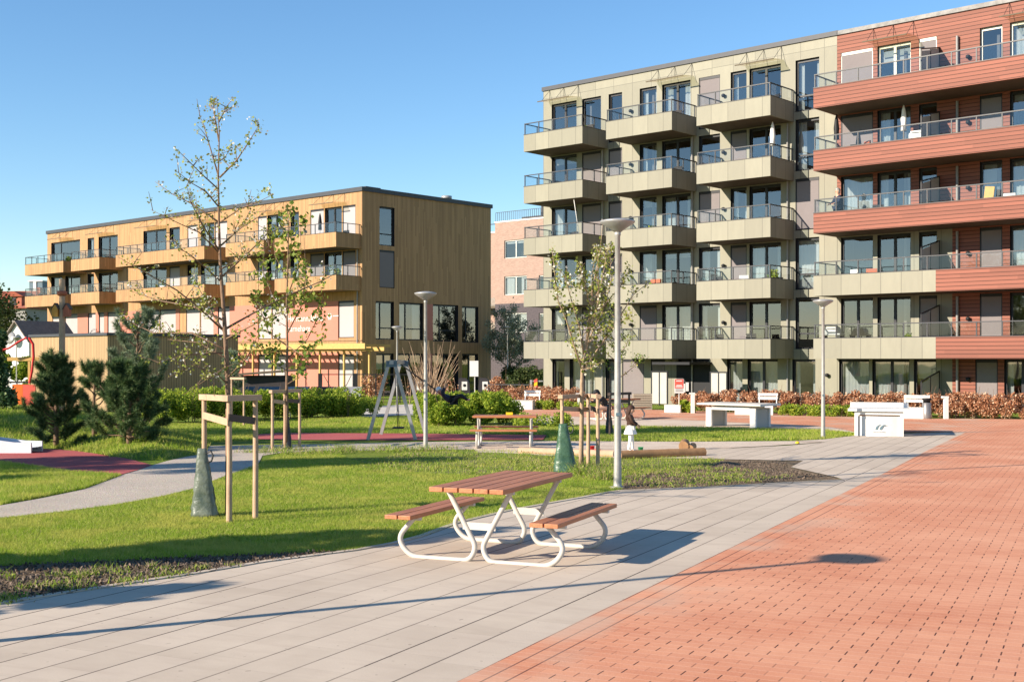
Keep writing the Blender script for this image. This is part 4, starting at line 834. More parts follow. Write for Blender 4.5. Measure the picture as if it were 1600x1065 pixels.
def weeds(poly, n, per, r, h, label, size=.05):
    C = scatter(gpoly(poly), n); A = np.repeat(C, per, 0); A[:, :2] += rng.normal(size=(len(A), 2))*r*np.repeat(.4+rng.random(n), per)[:, None]; A[:, 2] += rng.random(len(A))*h*np.repeat(rng.random(n)**1.5, per)
    V = np.concatenate([leaves(A[::2], size*.8, 1.1, .8).reshape(-1, 4, 3)[:, [0, 1, 2]].reshape(-1, 3), blades(np.column_stack([A[1::2, :2], -SL*A[1::2, 1]+.01]), h*.9, .012, .6)]); tag(npmesh('weeds', V, 3, 'weed'), label, 'weeds', kind='stuff')
weeds([(-40, 955), (0, 946), (157, 921), (240, 909), (240, 885), (60, 888), (0, 892), (-40, 896)], 22, 70, .06, .06, 'green weeds on the bare soil at the lower left corner', .045)
weeds([(230, 912), (315, 897), (400, 882), (330, 884), (230, 890)], 9, 60, .06, .05, 'a few weed tufts on the dark soil along the paving', .04)
weeds([(975, 765), (980, 735), (1090, 728), (1150, 735), (1240, 745), (1180, 754), (1090, 761)], 150, 34, .08, .06, 'weeds on the dry soil patch right of the tall lamp', .05)
weeds([(560, 735), (700, 742), (960, 742), (965, 722), (860, 712), (700, 708), (560, 712)], 60, 40, .10, .09, 'weeds scattered on the worn strip of lawn', .06)
weeds([(400, 712), (700, 706), (700, 701), (380, 704)], 45, 55, .16, .16, 'tufts of weeds along the grey path below the swing', .06)
weeds([(885, 748), (960, 752), (960, 728), (885, 730)], 40, 60, .10, .2, 'leafy weeds round the stakes by the tall lamp', .06)
A = scatter(DIRT, 6000); A2 = scatter(gpoly([(975, 765), (980, 744), (1090, 728), (1150, 722), (1230, 724), (1230, 735), (1300, 748), (1180, 756), (1090, 762)]), 7000); A = np.concatenate([A, A2]); tag(npmesh('wood_chips', leaves(A+np.array([0, 0, .012]), .035, .8, -.0), 4, 'chips'), 'dark bark mulch and chips along the edge of the paving', 'mulch', kind='stuff')

bush('shrub', 'pale green shrubs in front of the white gabled house', 'shrub', -6, 50, 74, 1.0, 2.9, 9000, .14, 'leaf_green', .6, 31)
WL = gpoly([(640, 706), (700, 703), (960, 706), (1132, 718.6), (1100, 735), (980, 745), (860, 748), (760, 744), (650, 738), (560, 722)]); P = scatter(WL, 14000); tag(npmesh('grass_blades', blades(P, .05, .012, .6), 3, 'blade'), 'thin patchy grass on the worn ground beside the sandpit', 'grass', kind='stuff')
# ------------------------------------------------------------------ lamps
def lamp(base, H, label, r=.058, head=.27, group='street lamps with round dish heads'):
    root = thing('street_lamp', label, 'street lamp', base, 0, group)
    m = MB(); m.lathe((0, 0, 0), [(.001, 0), (r*2.3, 0), (r*2.3, .02), (r*1.15, .025), (r*1.1, .06), (r, .4), (r*.82, H*.5), (r*.7, H-.22), (r*.85, H-.21), (r*.85, H-.15)], 'galv', 16); m.build('pole', root)
    m = MB(); m.lathe((0, 0, H), [(r*.9, -.16), (r*1.6, -.13), (head*.55, -.09), (head*.97, -.02), (head, 0), (head, .015), (head*.8, .03), (head*.3, .05), (.001, .055)], 'metal_grey', 28); m.build('lamp_head', root)
    m = MB(); m.box(-.03, .03, -r-.004, -r*.3, 1.12, 1.17, 'blue_grey'); m.build('number_plate', root)
    return root
lamp(G(965, 762), 4.13, 'tall pale grey lamp post right of the near picnic table')
lamp(G(665, 700), 3.6, 'lamp post between the swing and the far picnic table', .05, .26)
p = W(620.5, 600, 52); lamp((p.x, 52, gz(52)), 3.63, 'lamp post standing behind the swing frame', .05, .24)
lamp(G(1286, 684), 3.66, 'lamp post between the two table tennis tables', .055, .27)
p = W(793, 600, 86); lamp((p.x, 86, gz(86)), 4.8, 'slim lamp post in the passage in front of the brick building', .05, .24)
p = W(26, 600, 60); lamp((p.x, 60, gz(60)), 3.4, 'small dark lamp post in front of the white gabled house', .035, .19)
lamp((-5.35, 7.2, gz(7.2)), 4.15, 'lamp post outside the left edge, seen by its shadow on the paving', .058, .31)
# ------------------------------------------------------------------ picnic tables
def picnic(loc, rot, label, L=1.85, LB=1.72):
    root = thing('picnic_table', label, 'picnic table', loc, rot, 'picnic tables'); W_ = .76; n = 5; sw = (W_-.016*(n-1))/n
    top = MB()
    for i in range(n): x0 = -W_/2+i*(sw+.016); top.box(x0, x0+sw, -L/2, L/2, .705, .75, 'table_wood')
    top.build('tabletop', root, bevel=.005)
    for s_ in (-1, 1):
        b = MB()
        for i in range(2): x0 = s_*.75-.14+i*.147; b.box(x0, x0+.133, -LB/2, LB/2, .415, .455, 'table_wood')
        b.build('bench_seat', root, bevel=.005)
    for e in (-1, 1):
        y = e*.62; f = MB(); R_ = .026
        def sm(ctrl, n_=7):
            P = [Vector(c_) for c_ in ctrl]; out = [P[0]]
            for i in range(1, len(P)-1):
                a, b_, c_ = P[i-1], P[i], P[i+1]; r_ = min(.11, (b_-a).length*.48, (c_-b_).length*.48); p0 = b_+(a-b_).normalized()*r_; p1 = b_+(c_-b_).normalized()*r_
                for k in range(n_+1): t_ = k/n_; out.append(p0.lerp(b_, t_).lerp(b_.lerp(p1, t_), t_))
            return out+[P[-1]]
        for s_ in (-1, 1):
            f.tube(sm([(s_*.70, y, .40), (s_*.88, y, .20), (s_*.74, y, .027), (s_*.10, y, .027), (s_*-.0+s_*.028, y, .16), (s_*.33, y, .70)]), R_, 'tube_white', 10)
        fo = f.build('leg_frame', root)
        g = MB(); g.bar((-.36, y, .69), (.36, y, .69), .05, .03, 'tube_white'); g.build('top_bracket', fo)
        for s_ in (-1, 1): g = MB(); g.bar((s_*.88, y, .400), (s_*.62, y, .400), .05, .028, 'tube_white'); g.build('seat_bracket', fo)
        g = MB(); g.bar((-.17, y, .36), (.17, y, .36), .012, .07, 'tube_white', (0, 0, 1)); g.build('brace', fo)
    return root
picnic((-.07, 12.12, gz(12.1)), -math.atan2(.39, .92), 'near picnic table with red brown slatted top and pale bent tube legs')
p = G(789, 700); p.y += .5
picnic((p.x, p.y, gz(p.y)), math.pi/2-.04, 'picnic table seen side on, right of the swing', 1.5, 1.55)
p = G(962, 655)
picnic((p.x, p.y, gz(p.y)), math.pi/2+.75, 'far picnic table behind the tall lamp, with the person in black seated at it', 1.9, 1.9)
m = MB(); m.cbox((0, 0, .03), (.16, .1, .06), 'yellow'); q = G(789, 700)
o = m.build('snack_box', None, (q.x+.1, q.y+.5, gz(q.y)+.755)); tag(o, 'small pale yellow box on top of the side on picnic table', 'box')
# ------------------------------------------------------------------ swing
Sa = G(612, 687.5); Sb = G(630, 679.5); ztop = 2.02; root = thing('swing_set', 'grey metal A frame swing set standing on the red rubber surface', 'swing', (Sa.x, Sa.y, Sa.z))
yb = Sb.y-Sa.y; xb = Sb.x-Sa.x
for (x, y) in ((0, 0), (xb, yb)):
    for s_ in (-1, 1): m = MB(); m.bar((x+s_*.62, y, 0), (x+s_*.07, y, ztop), .085, .085, 'metal_grey'); m.build('leg', root)
    m = MB(); m.box(x-.14, x+.14, y-.05, y+.05, ztop-.12, ztop+.04, 'blue_grey'); m.build('bracket', root)
m = MB(); m.bar((0, -.08, ztop), (xb, yb+.08, ztop), .11, .11, 'metal_grey'); m.build('crossbeam', root)
sy = .75; sx = xb*sy/yb; m = MB()
for s_ in (-1, 1): m.tube([(sx+.0, sy+s_*.2, ztop-.06), (sx+.08, sy+s_*.2, .30)], .010, 'black', 5)
o = m.build('chain', root); m = MB(); m.box(sx-.06, sx+.22, sy-.22, sy+.22, .27, .30, 'black'); m.build('swing_seat', root)
piv = Vector((xb*.75, yb*.75, ztop-.06)); hip = Vector((1.47, yb*.75, .93)); m = MB()
for s_ in (-1, 1): m.tube([piv+Vector((0, s_*.18, 0)), hip+Vector((0, s_*.18, 0))], .010, 'black', 5)
m.build('chain', root); m = MB(); m.bar(hip+Vector((-.09, 0, -.09)), hip+Vector((.09, 0, .05)), .4, .03, 'black'); m.build('swing_seat', root)
# ------------------------------------------------------------------ people
def skin_mesh(name, J, Ed, R, mat, parent, root_j, sub=2):
    names = list(J); me = bpy.data.meshes.new(name); me.from_pydata([tuple(J[k]) for k in names], [(names.index(a), names.index(b)) for a, b in Ed], [])
    o = bpy.data.objects.new(name, me); COL.objects.link(o); sk = o.modifiers.new('s', 'SKIN'); sk.use_smooth_shade = True; sk.branch_smoothing = .4
    for i, k in enumerate(names): r = R[k]; me.skin_vertices[0].data[i].radius = r if isinstance(r, tuple) else (r, r)
    me.skin_vertices[0].data[names.index(root_j)].use_root = True
    sb = o.modifiers.new('u', 'SUBSURF'); sb.levels = sub; sb.render_levels = sub
    dg = bpy.context.evaluated_depsgraph_get(); m2 = bpy.data.meshes.new_from_object(o.evaluated_get(dg)); bpy.data.objects.remove(o)
    m2.materials.clear(); m2.materials.append(M[mat]); o = bpy.data.objects.new(name, m2); COL.objects.link(o)
    for p_ in m2.polygons: p_.use_smooth = True
    o.parent = parent; return o
def person(label, loc, rot, J, s, top, bottom, hair, shoes='black', skirt=None, hat=None, hairlen=.12, headk=1.0, face=(0, -1, 0), fat=1.0):
    root = thing('person', label, 'person', loc, rot); J = {k: Vector(v)*s for k, v in J.items()}
    hd = (J['head']-J['neck']).normalized(); J['crown'] = J['head']+hd*.07*s*headk; J['chin'] = J['neck'].lerp(J['head'], .45)
    Ed = [('pelvis', 'waist'), ('waist', 'chest'), ('chest', 'neck'), ('neck', 'chin'), ('chin', 'head'), ('head', 'crown')]
    R = dict(pelvis=.12, waist=.105, chest=.13, neck=.065, chin=.08*headk, head=.108*headk, crown=.085*headk)
    for q in 'LR':
        Ed += [('chest', 'sh'+q), ('sh'+q, 'el'+q), ('el'+q, 'wr'+q), ('wr'+q, 'ha'+q), ('pelvis', 'hp'+q), ('hp'+q, 'kn'+q), ('kn'+q, 'an'+q), ('an'+q, 'to'+q)]
        R.update({'sh'+q: .05, 'el'+q: .037, 'wr'+q: .025, 'ha'+q: .03, 'hp'+q: .08, 'kn'+q: .055, 'an'+q: .036, 'to'+q: .033})
        d = (J['wr'+q]-J['el'+q]).normalized(); J['ha'+q] = J['wr'+q]+d*.07*s; J['to'+q] = J['an'+q]+Vector(J.get('footdir', (0, -.15, -.03)))/1.0*(1 if 'footdir' in J else s)
    J.pop('footdir', None); 
    hands = {q: (J['ha'+q].copy(), (J['wr'+q]-J['el'+q]).normalized()) for q in 'LR'}
    R = {k: v*s*fat for k, v in R.items()}; b = skin_mesh('body', J, Ed, R, 'skin', root, 'pelvis')
    m = MB()
    for q in 'LR':
        h, d = hands[q]; sdv = d.cross(Vector((0, 1, .2))).normalized()
        for k, ln in enumerate((.05, .075, .08, .072, .055)): o_ = h+sdv*(k-2)*.016*s; m.tube([o_, o_+d*ln*.6*s, o_+d*ln*s+Vector((0, -.012*s, -.008*s))], [.009*s, .008*s, .006*s], 'skin', 5)
    m.build('fingers', b)
    def sub(keys, grow, mat, nm, rj):
        JJ = {k: J[k] for k in keys}; EE = [(a, b_) for a, b_ in Ed if a in keys and b_ in keys]; RR = {k: R[k]+grow*s*(2.9 if k in ('pelvis', 'waist', 'chest') else 1.2) for k in keys}; return skin_mesh(nm, JJ, EE, RR, mat, root, rj)
    sub(['pelvis', 'waist', 'chest', 'shL', 'shR', 'elL', 'elR', 'wrL', 'wrR'], .022, top, 'jacket', 'pelvis')
    if bottom: sub(['pelvis', 'hpL', 'hpR', 'knL', 'knR', 'anL', 'anR'], .016, bottom, 'trousers', 'pelvis')
    for q in 'LR': JJ = {'a': J['an'+q], 'b': J['to'+q]}; skin_mesh('shoe', JJ, [('a', 'b')], {'a': .05*s, 'b': .042*s}, shoes, root, 'a', 1)
    if skirt:
        m = MB(); c = J['waist'].lerp(J['pelvis'], .3); pr = []
        for j in range(7): t_ = j/6; pr.append((.12*s+.17*s*t_**.7, -.36*s*t_))
        n = 32; vs = []; fs = []
        for j, (r_, z_) in enumerate(pr):
            for k in range(n): a = 2*math.pi*k/n; rr_ = r_*(1+.06*math.sin(a*9)*j/6); vs.append((c.x+rr_*math.cos(a), c.y+rr_*math.sin(a)*.85, c.z+z_))
        for j in range(6):
            for k in range(n): k2 = (k+1) % n; fs.append((j*n+k, j*n+k2, (j+1)*n+k2, (j+1)*n+k))
        m.add(vs, fs, skirt, True); m.build('skirt', root)
    fd = Vector(face).normalized(); fd = (fd-hd*fd.dot(hd)).normalized(); sd_ = hd.cross(fd); hr = .118*s*headk; c0 = J['head']-fd*.022*s*headk+hd*.030*s
    m = MB(); vs = []; fs = []; n = 20; rows = 12
    for j in range(rows+1):
        ph = math.pi*j/rows
        for k in range(n):
            a = 2*math.pi*k/n; v = sd_*(math.sin(ph)*math.cos(a))*.93+fd*(math.sin(ph)*math.sin(a))*1.05+hd*math.cos(ph)*1.08; f_ = v.dot(fd); u_ = v.dot(hd); q_ = v*hr*(1+.03*math.sin(7*a+j))
            if u_ < .15 and f_ > .15: q_ -= fd*(f_-.15)*hr*1.1
            if u_ < 0 and f_ <= .15: q_ += hd*u_*hairlen*s*1.1
            vs.append(c0+q_)
    for j in range(rows):
        for k in range(n): k2 = (k+1) % n; fs.append((j*n+k, j*n+k2, (j+1)*n+k2, (j+1)*n+k))
    m.add(vs, fs, hat or hair, True); m.build('hat' if hat else 'hair', root)
    for q_ in (-1, 1):
        m = MB(); e_ = J['head']+fd*.088*s*headk+sd_*q_*.035*s*headk; m.tube([e_-fd*.006*s, e_+fd*.012*s], [.012*s, .007*s], 'black', 8); m.build('eye', b)
    m = MB(); e_ = J['head']+fd*.085*s*headk-hd*.03*s; m.tube([e_+hd*.03*s, e_+fd*.025*s, e_-hd*.008*s], [.010*s, .015*s, .008*s], 'skin', 8); m.build('nose', b)
    return root
STAND = dict(pelvis=(0, 0, .95), waist=(0, .0, 1.1), chest=(0, .01, 1.33), neck=(0, 0, 1.48), head=(0, -.02, 1.64), shL=(.17, 0, 1.42), shR=(-.17, 0, 1.42), elL=(.23, .03, 1.14), elR=(-.23, .03, 1.14), wrL=(.22, -.12, .93), wrR=(-.22, -.12, .93), hpL=(.09, 0, .9), hpR=(-.09, 0, .9), knL=(.10, -.01, .5), knR=(-.10, -.02, .5), anL=(.10, .02, .08), anR=(-.10, .02, .08))
girl = dict(STAND); girl.update(elR=(-.2, -.10, 1.18), wrR=(-.10, -.26, 1.02), elL=(.2, -.08, 1.16), wrL=(.08, -.27, 1.05), knL=(.09, -.05, .5), anL=(.13, -.06, .08), anR=(-.12, .06, .08), head=(0, -.04, 1.62))
p = G(985, 706); person('small child in black jacket and white skirt standing on the sandpit edge', p, math.radians(75), girl, .58, 'hair_dark', 'white_cloth', 'hair_dark', 'white_cloth', 'white_cloth', hairlen=.30, headk=1.25)
sc_ = .62; H0 = Vector((0, 0, 0))
sw = dict(pelvis=(0, 0, 0), waist=(-.17, 0, .05), chest=(-.38, 0, .16), neck=(-.50, 0, .28), head=(-.56, 0, .43), shL=(-.40, .17, .24), shR=(-.40, -.17, .24), elL=(-.42, .27, .42), elR=(-.42, -.27, .42), wrL=(-.30, .28, .58), wrR=(-.30, -.28, .58), hpL=(.05, .09, .0), hpR=(.05, -.09, .0), knL=(.40, .10, .24), knR=(.40, -.10, .22), anL=(.72, .10, -.02), anR=(.74, -.10, .0), footdir=(.09, 0, .05))
hp = Sa+hip; person('child in navy and black leaning back on the swing in mid air', hp+Vector((0, 0, .05)), .0, sw, .60, 'navy', 'black', 'hair_dark', 'metal_grey', hat='white_cloth', hairlen=.02, headk=1.25, face=(.55, 0, .8), fat=1.35)
st = dict(pelvis=(0, 0, .50), waist=(0, -.06, .64), chest=(0, -.22, .84), neck=(0, -.33, .93), head=(0, -.42, 1.05), shL=(.17, -.24, .90), shR=(-.17, -.24, .90), elL=(.23, -.42, .74), elR=(-.23, -.42, .74), wrL=(.12, -.62, .80), wrR=(-.12, -.62, .80), hpL=(.09, -.03, .50), hpR=(-.09, -.03, .50), knL=(.12, -.42, .50), knR=(-.12, -.42, .50), anL=(.12, -.40, .09), anR=(-.12, -.36, .09))
p = G(948, 657.5); person('person in a black hooded jacket sitting at the far picnic table', (p.x, p.y, gz(p.y)), math.radians(-70), st, .93, 'black', 'skin', 'black', 'white_cloth', hairlen=.1)
d_ = DG-1.15; a_ = fa(1309, d_); man = dict(STAND); man.update(wrR=(-.18, -.30, 1.08), wrL=(.18, -.30, 1.08), elL=(.22, -.1, 1.16), elR=(-.22, -.1, 1.16))
person('grey haired man in navy standing at the left end of a long red balcony', (a_*EX+d_*NX, a_*EY+d_*NY, Zk(2)+.27), ROTF-.5, man, 1.02, 'navy', 'navy', 'metal_grey', hairlen=.03)
# ------------------------------------------------------------------ table tennis tables
def tt_table(loc, rot, label, L, Wd, curved):
    root = thing('table_tennis_table', label, 'table tennis table', loc, rot, 'outdoor table tennis tables'); m = MB()
    m.box(-Wd/2, Wd/2, -L/2, L/2, .70, .76, 'concrete' if not curved else 'white_paint'); m.box(-Wd/2-.012, Wd/2+.012, -L/2-.012, -L/2-.002, .695, .765, 'white_paint'); m.build('tabletop', root)
    m = MB(); m.box(-Wd/2+.02, Wd/2-.02, -.006, .006, .762, .90, 'white_paint'); (m.build('net', root) if curved else None)
    for s_ in (-1, 1):
        y = s_*(L/2-.35); w2 = Wd/2-.16; f = MB()
        if not curved:
            f.box(-w2, w2, y-.06, y+.06, 0, .60, 'screen'); f.box(-w2-.004, -w2+.09, y-.10, y+.10, 0, .62, 'white_paint'); f.box(w2-.09, w2+.004, y-.10, y+.10, 0, .62, 'white_paint'); f.box(s_*(w2-.05)-.05, s_*(w2-.05)+.05, -(L/2-.35)+.11, (L/2-.35)-.11, .55, .66, 'white_paint'); f.build('leg_frame', root); continue
        f.box(-w2, -w2+.09, y-.28, y+.28, 0, .70, 'white_paint'); f.box(w2-.09, w2, y-.28, y+.28, 0, .70, 'white_paint'); f.box(-w2+.09, w2-.09, y-.28, y+.28, .60, .70, 'white_paint'); fo = f.build('leg_frame', root)
        if curved:
            c = MB(); n = 12; vs = []
            for i in range(n+1): x = (-w2+.09)+(2*w2-.18)*i/n; b_ = .14*math.sin(math.pi*i/n); vs += [(x, y+s_*(.20+b_), 0.02), (x, y+s_*(.20+b_), .56)]
            c.add(vs, [(2*i, 2*i+2, 2*i+3, 2*i+1) for i in range(n)], 'white_paint', True); c.build('end_panel', fo)
            if s_ < 0:
                for k in (0, 1):
                    l = MB(); pts = [(-.10+k*.11, .20), (-.04+k*.11, .20), (-.0+k*.12, .30), (.06+k*.14, .335), (-.0+k*.12, .335), (-.07+k*.11, .28)]
                    l.prism(pts, y-.355, y-.347, 'blue_grey'); l.build('logo', fo)
                l = MB(); l.box(-.16, .16, y-.350, y-.345, .13, .15, 'metal_grey'); l.build('logo', fo)
    return root
p = G(1391, 682); tt_table((p.x, p.y+1.0, gz(p.y)), -.30, 'white table tennis table with a curved logo panel at its end', 2.4, 1.6, True)
p = G(1150, 668); tt = tt_table((p.x+.15, p.y+.45, gz(p.y)), ROTF+math.pi/2-.0, 'grey topped table tennis table with open white legs beside the far lawn strip', 2.3, 1.25, False)
# ------------------------------------------------------------------ benches, bins, bollards, signs
def bench(x0, y0, x1, y1, label, back=True, h=.44, frac=(.45, 1), gl='concrete benches in front of the hedges'):
    a = G(x0, y0); b = G(x1, y1); L = (b-a).length; root = thing('bench', label, 'bench', (a.x, a.y, gz(a.y)), math.atan2(b.y-a.y, b.x-a.x), gl)
    m = MB(); m.box(0, L, 0, .5, 0, h-.05, 'white_paint'); m.build('base', root, bevel=.012)
    m = MB(); m.box(-.01, L+.01, -.01, .51, h-.048, h, 'concrete'); m.build('seat', root)
    if back:
        for z in (.62, .77): m = MB(); m.box(L*frac[0], L*frac[1], .44, .47, z, z+.11, 'white_paint'); m.build('backrest_slat', root)
        m = MB(); m.bar((L*frac[0]+.05, .40, h), (L*frac[0]+.05, .48, .86), .04, .04, 'white_paint'); m.build('support', root)
        m = MB(); m.bar((L*frac[1]-.05, .40, h), (L*frac[1]-.05, .48, .86), .04, .04, 'white_paint'); m.build('support', root)
bench(768, 640, 832, 640.5, 'long white concrete bench in front of the russet hedge between the buildings', frac=(.75, 1.15))
bench(1148, 648.5, 1208, 649, 'white concrete bench behind the grey topped table tennis table', frac=(.6, 1.12))
bench(1338, 653, 1443, 655, 'white concrete bench behind the curved panel table tennis table', frac=(.68, 1.06))
bench(1038, 645, 1063, 645.4, 'short pale backless bench beside the red and white sign', False, .35)
p = G(1449.5, 655); root = thing('litter_bin', 'round steel litter bin at the right end of a concrete bench', 'litter bin', (p.x, p.y+.1, gz(p.y))); m = MB(); m.lathe((0, 0, 0), [(.001, .01), (.16, .01), (.165, .05), (.165, .60), (.15, .61)], 'bin_steel', 20); m.build('bin_body', root)
m = MB(); m.lathe((0, 0, 0), [(.13, .60), (.13, .70), (.165, .705), (.165, .76), (.12, .78), (.001, .785)], 'black', 20); m.build('bin_lid', root)
def bollard(px, py, h, label):
    p = G(px, py); root = thing('bollard', label, 'bollard', p, 0, 'white posts along the hedge'); m = MB(); m.box(-.075, .075, -.075, .075, 0, h, 'white_paint'); m.build('post', root, bevel=.006); m = MB(); m.box(-.15, .08, -.08, .08, h+.002, h+.07, 'white_paint'); m.build('post_cap', root)
bollard(1082.5, 646, .80, 'white square post between the sign and the grey topped table tennis table'); bollard(1478, 655, .78, 'white square post right of the round litter bin'); bollard(905, 641, .7, 'white post behind the stake frame with the dark green bag')
p = G(1061, 647); root = thing('estate_sign', 'small red and white sale sign on a thin pole by the entrance', 'sign', p); k = .038
m = MB(); m.tube([(0, 0, 0), (0, 0, .9)], .015, 'white_paint', 6); m.build('pole', root); m = MB(); m.box(-.19, .19, -.02, .0, .86, 1.43, 'white_paint'); m.build('sign_board', root); m = MB(); m.box(-.175, .175, -.026, -.022, 1.06, 1.42, 'sign_red'); m.build('red_panel', root)
for z, w_, mt in ((1.34, .24, 'white_paint'), (1.16, .22, 'white_paint'), (1.11, .28, 'white_paint'), (1.00, .30, 'metal_grey'), (.93, .30, 'metal_grey')): m = MB(); m.box(-w_/2, w_/2, -.031, -.027, z, z+.035, mt); m.build('lettering', root)
for x, z, ang in ((.28, .88, 0), (.42, .93, 0)):
    m = MB(); m.box(p.x+x-.06, p.x+x+.06, p.y+.6, p.y+.63, gz(50)+z, gz(50)+z+.36, 'white_paint'); o = m.build('notice'); tag(o, ['white notice beside the red and white sign', 'white number board beside the entrance'][x > .3], 'notice')
p = W(742, 600, 56); root = thing('sign', 'blank white back of a square sign on a thin post by the shrubs', 'sign', (p.x, 56, gz(56))); m = MB(); m.tube([(0, 0, 0), (0, 0, 2.2)], .03, 'galv', 8); m.build('pole', root); m = MB(); m.box(-.24, .16, -.05, -.03, 1.5, 2.22, 'white_paint'); m.build('sign_board', root)
for i, (px, lab) in enumerate(((655, 'dark waste chute nearest the swing'), (725, 'dark waste chute left of the blank white sign'), (757, 'dark waste chute right of the blank white sign'))):
    p = W(px, 600, 72); root = thing('waste_chute', lab, 'waste container', (p.x, 72, gz(72)), 0, 'waste chutes by the timber building')
    m = MB(); m.prism([(-.42, 0), (.42, 0), (.30, 1.05), (.12, 1.3), (-.30, 1.3)], -.3, .3, 'dark_wood'); m.build('chute_body', root); m = MB(); m.box(-.12, .2, -.33, -.31, .6, 1.1, 'white_paint'); o = m.build('notice', root); m = MB(); m.lathe((0, 0, 0), [(.001, 0), (.09, 0), (.09, .01), (.001, .01)], 'black', 12); o2 = m.build('hatch', o, (.04, -.335, .88)); o2.rotation_euler = (math.pi/2, 0, 0)
# kiosk, fence, loungers
p = W(372, 600, 68); q_ = W(466, 600, 68); root = thing('kiosk', 'low black wooden hut with a pale sloping roof edge', 'hut', (p.x, 68, gz(68))); w_ = q_.x-p.x-.6
m = MB(); m.box(0, w_, 0, 2.5, 0, 1.45, 'dark_wood'); m.build('wall', root); m = MB(); m.prism([(-.3, 1.46), (w_+.6, 1.72), (w_+.6, 1.86), (-.3, 1.55)], -.5, 2.7, 'cap'); m.build('roof', root); m = MB(); m.bar((-.3, -.52, 1.52), (w_+.6, -.52, 1.80), .03, .10, 'soffit'); m.build('fascia', root)
p = W(497, 600, 66); root = thing('fence', 'black mesh fence with thick posts in front of the red ground storey', 'fence', (p.x, 66, gz(66)))
for i, x in enumerate((0, 1.9, 3.1, 4.4, 5.6)): m = MB(); m.box(x, x+(.22 if i in (0, 1) else .07), 0, .08, 0, 1.6, 'black'); m.build('post', root)
m = MB(); m.box(.1, 5.6, .02, .05, 1.52, 1.57, 'black'); m.box(.1, 5.6, .02, .05, .2, .24, 'black'); m.bar((.3, .03, 1.5), (1.0, .03, .3), .03, .03, 'black'); m.bar((1.8, .03, 1.5), (1.2, .03, .3), .03, .03, 'black'); m.build('rail', root)
for i, (px, w2, mt, lab) in enumerate(((386, .5, 'blue_grey', 'leftmost teal curved metal seat, cut off by the near stake frame'), (418, 1.0, 'blue_grey', 'teal curved metal seat in front of the black hut'), (462, 1.1, 'metal_grey', 'grey curved metal seat behind the maple stake frame'), (506, 1.1, 'dark_wood', 'dark curved metal seat below the fence post'), (547, .95, 'metal_grey', 'rightmost grey curved metal seat in front of the white blinds'))):
    p = W(px, 600, 58); root = thing('curved_seat', lab, 'lounge seat', (p.x-w2/2, 58, gz(58)), 0, 'curved lounge seats behind the shrubs'); s_ = MB()
    prof = [(0, .05), (.15, .5), (.32, .85), (.5, .98), (.62, .96)]; k = 12
    for i_ in range(len(prof)-1): s_.quad((0, prof[i_][0], prof[i_][1]), (w2, prof[i_][0], prof[i_][1]), (w2, prof[i_+1][0], prof[i_+1][1]), (0, prof[i_+1][0], prof[i_+1][1]), mt)
    s_.build('seat_shell', root); f = MB()
    for x in (0, w2): f.tube([(x, y_, z_) for y_, z_ in prof], .03, 'pipe', 6)
    f.tube([(0, .62, .96), (w2, .62, .96)], .03, 'pipe', 6); f.build('frame', root)
# sandpit
def log(a, b, r, label, mat='log'):
    c = (a+b)/2; root = MB(); n = 7; root.tube([a-c+(b-a)*(i/n)+Vector((0, 0, 0)) for i in range(n+1)], [r*(1+.03*math.sin(i*2)) for i in range(n+1)], mat, 12)
    o = root.build('log', None, c); tag(o, label, 'log', 'logs round the sandpit')
log(G(968, 717)+Vector((0, 0, .08)), G(1100, 712)+Vector((0, 0, .08)), .095, 'long brown log edging the sandpit right of the tall lamp')
log(G(812, 708)+Vector((0, 0, .06)), G(960, 713.5)+Vector((0, 0, .06)), .08, 'pale log edging the sandpit left of the tall lamp', 'stake')
log(G(1068, 706)+Vector((0, 0, .13)), G(1073, 703)+Vector((0, .3, .13)), .11, 'short dark log stump on the right of the sandpit'); log(G(1078, 706)+Vector((0, 0, .08)), G(1085, 703)+Vector((0, .2, .08)), .08, 'smaller dark log stump at the right end of the sandpit')
for px, py, r, mt, sh_, lab in ((925, 705, .06, 'red_plastic', 0, 'larger red toy bucket between the stakes'), (931, 707, .05, 'sign_red', 1, 'coral red toy mould beside the bucket'), (1001, 707, .06, 'toy_green', 0, 'dark green toy bucket right of the child'), (1011, 708, .04, 'red_plastic', 1, 'tiny red toy on the sand right of the green bucket'), (937, 706, .035, 'red_plastic', 1, 'small red toy nearest the right stake'), (1246, 694.5, .05, 'yellow', 1, 'small yellow toy lying alone on the paving')):
    m = MB(); m.lathe((0, 0, 0), [(.001, 0), (r*.8, 0), (r, r*1.6), (r*1.1, r*1.6), (r*.9, r*1.55), (.001, r*.4)] if not sh_ else [(.001, 0), (r, 0), (r*1.1, r*.5), (r*.6, r), (.001, r*1.1)], mt, 12); o = m.build('sand_toy', None, G(px, py, .03)); tag(o, lab, 'toy', 'sandpit toys')
# slide
s0 = G(24, 707); root = thing('slide', 'pale grey end of a slide running down the mound onto the red rubber', 'slide', (s0.x, s0.y, gz(s0.y))); m = MB(); prof = [(.48, .13), (.1, .14), (-.5, .22), (-1.1, .62), (-2.0, 1.35), (-3.2, 2.3)]
for i in range(len(prof)-1):
    (xa, za), (xb_, zb) = prof[i], prof[i+1]; m.add([(xa, -.28, za), (xa, .28, za), (xb_, .28, zb), (xb_, -.28, zb), (xa, -.28, za-.04), (xa, .28, za-.04), (xb_, .28, zb-.04), (xb_, -.28, zb-.04)], [(0, 1, 2, 3), (7, 6, 5, 4)], 'slide')
m.build('chute', root)
for y in (-.31, .31):
    m = MB(); v = [(x, z+.11) for x, z in prof]+[(x, z-.05 if z > .3 else 0) for x, z in prof[::-1]]; m.prism(v, y-.03, y+.03, 'slide'); m.build('side_panel', root)
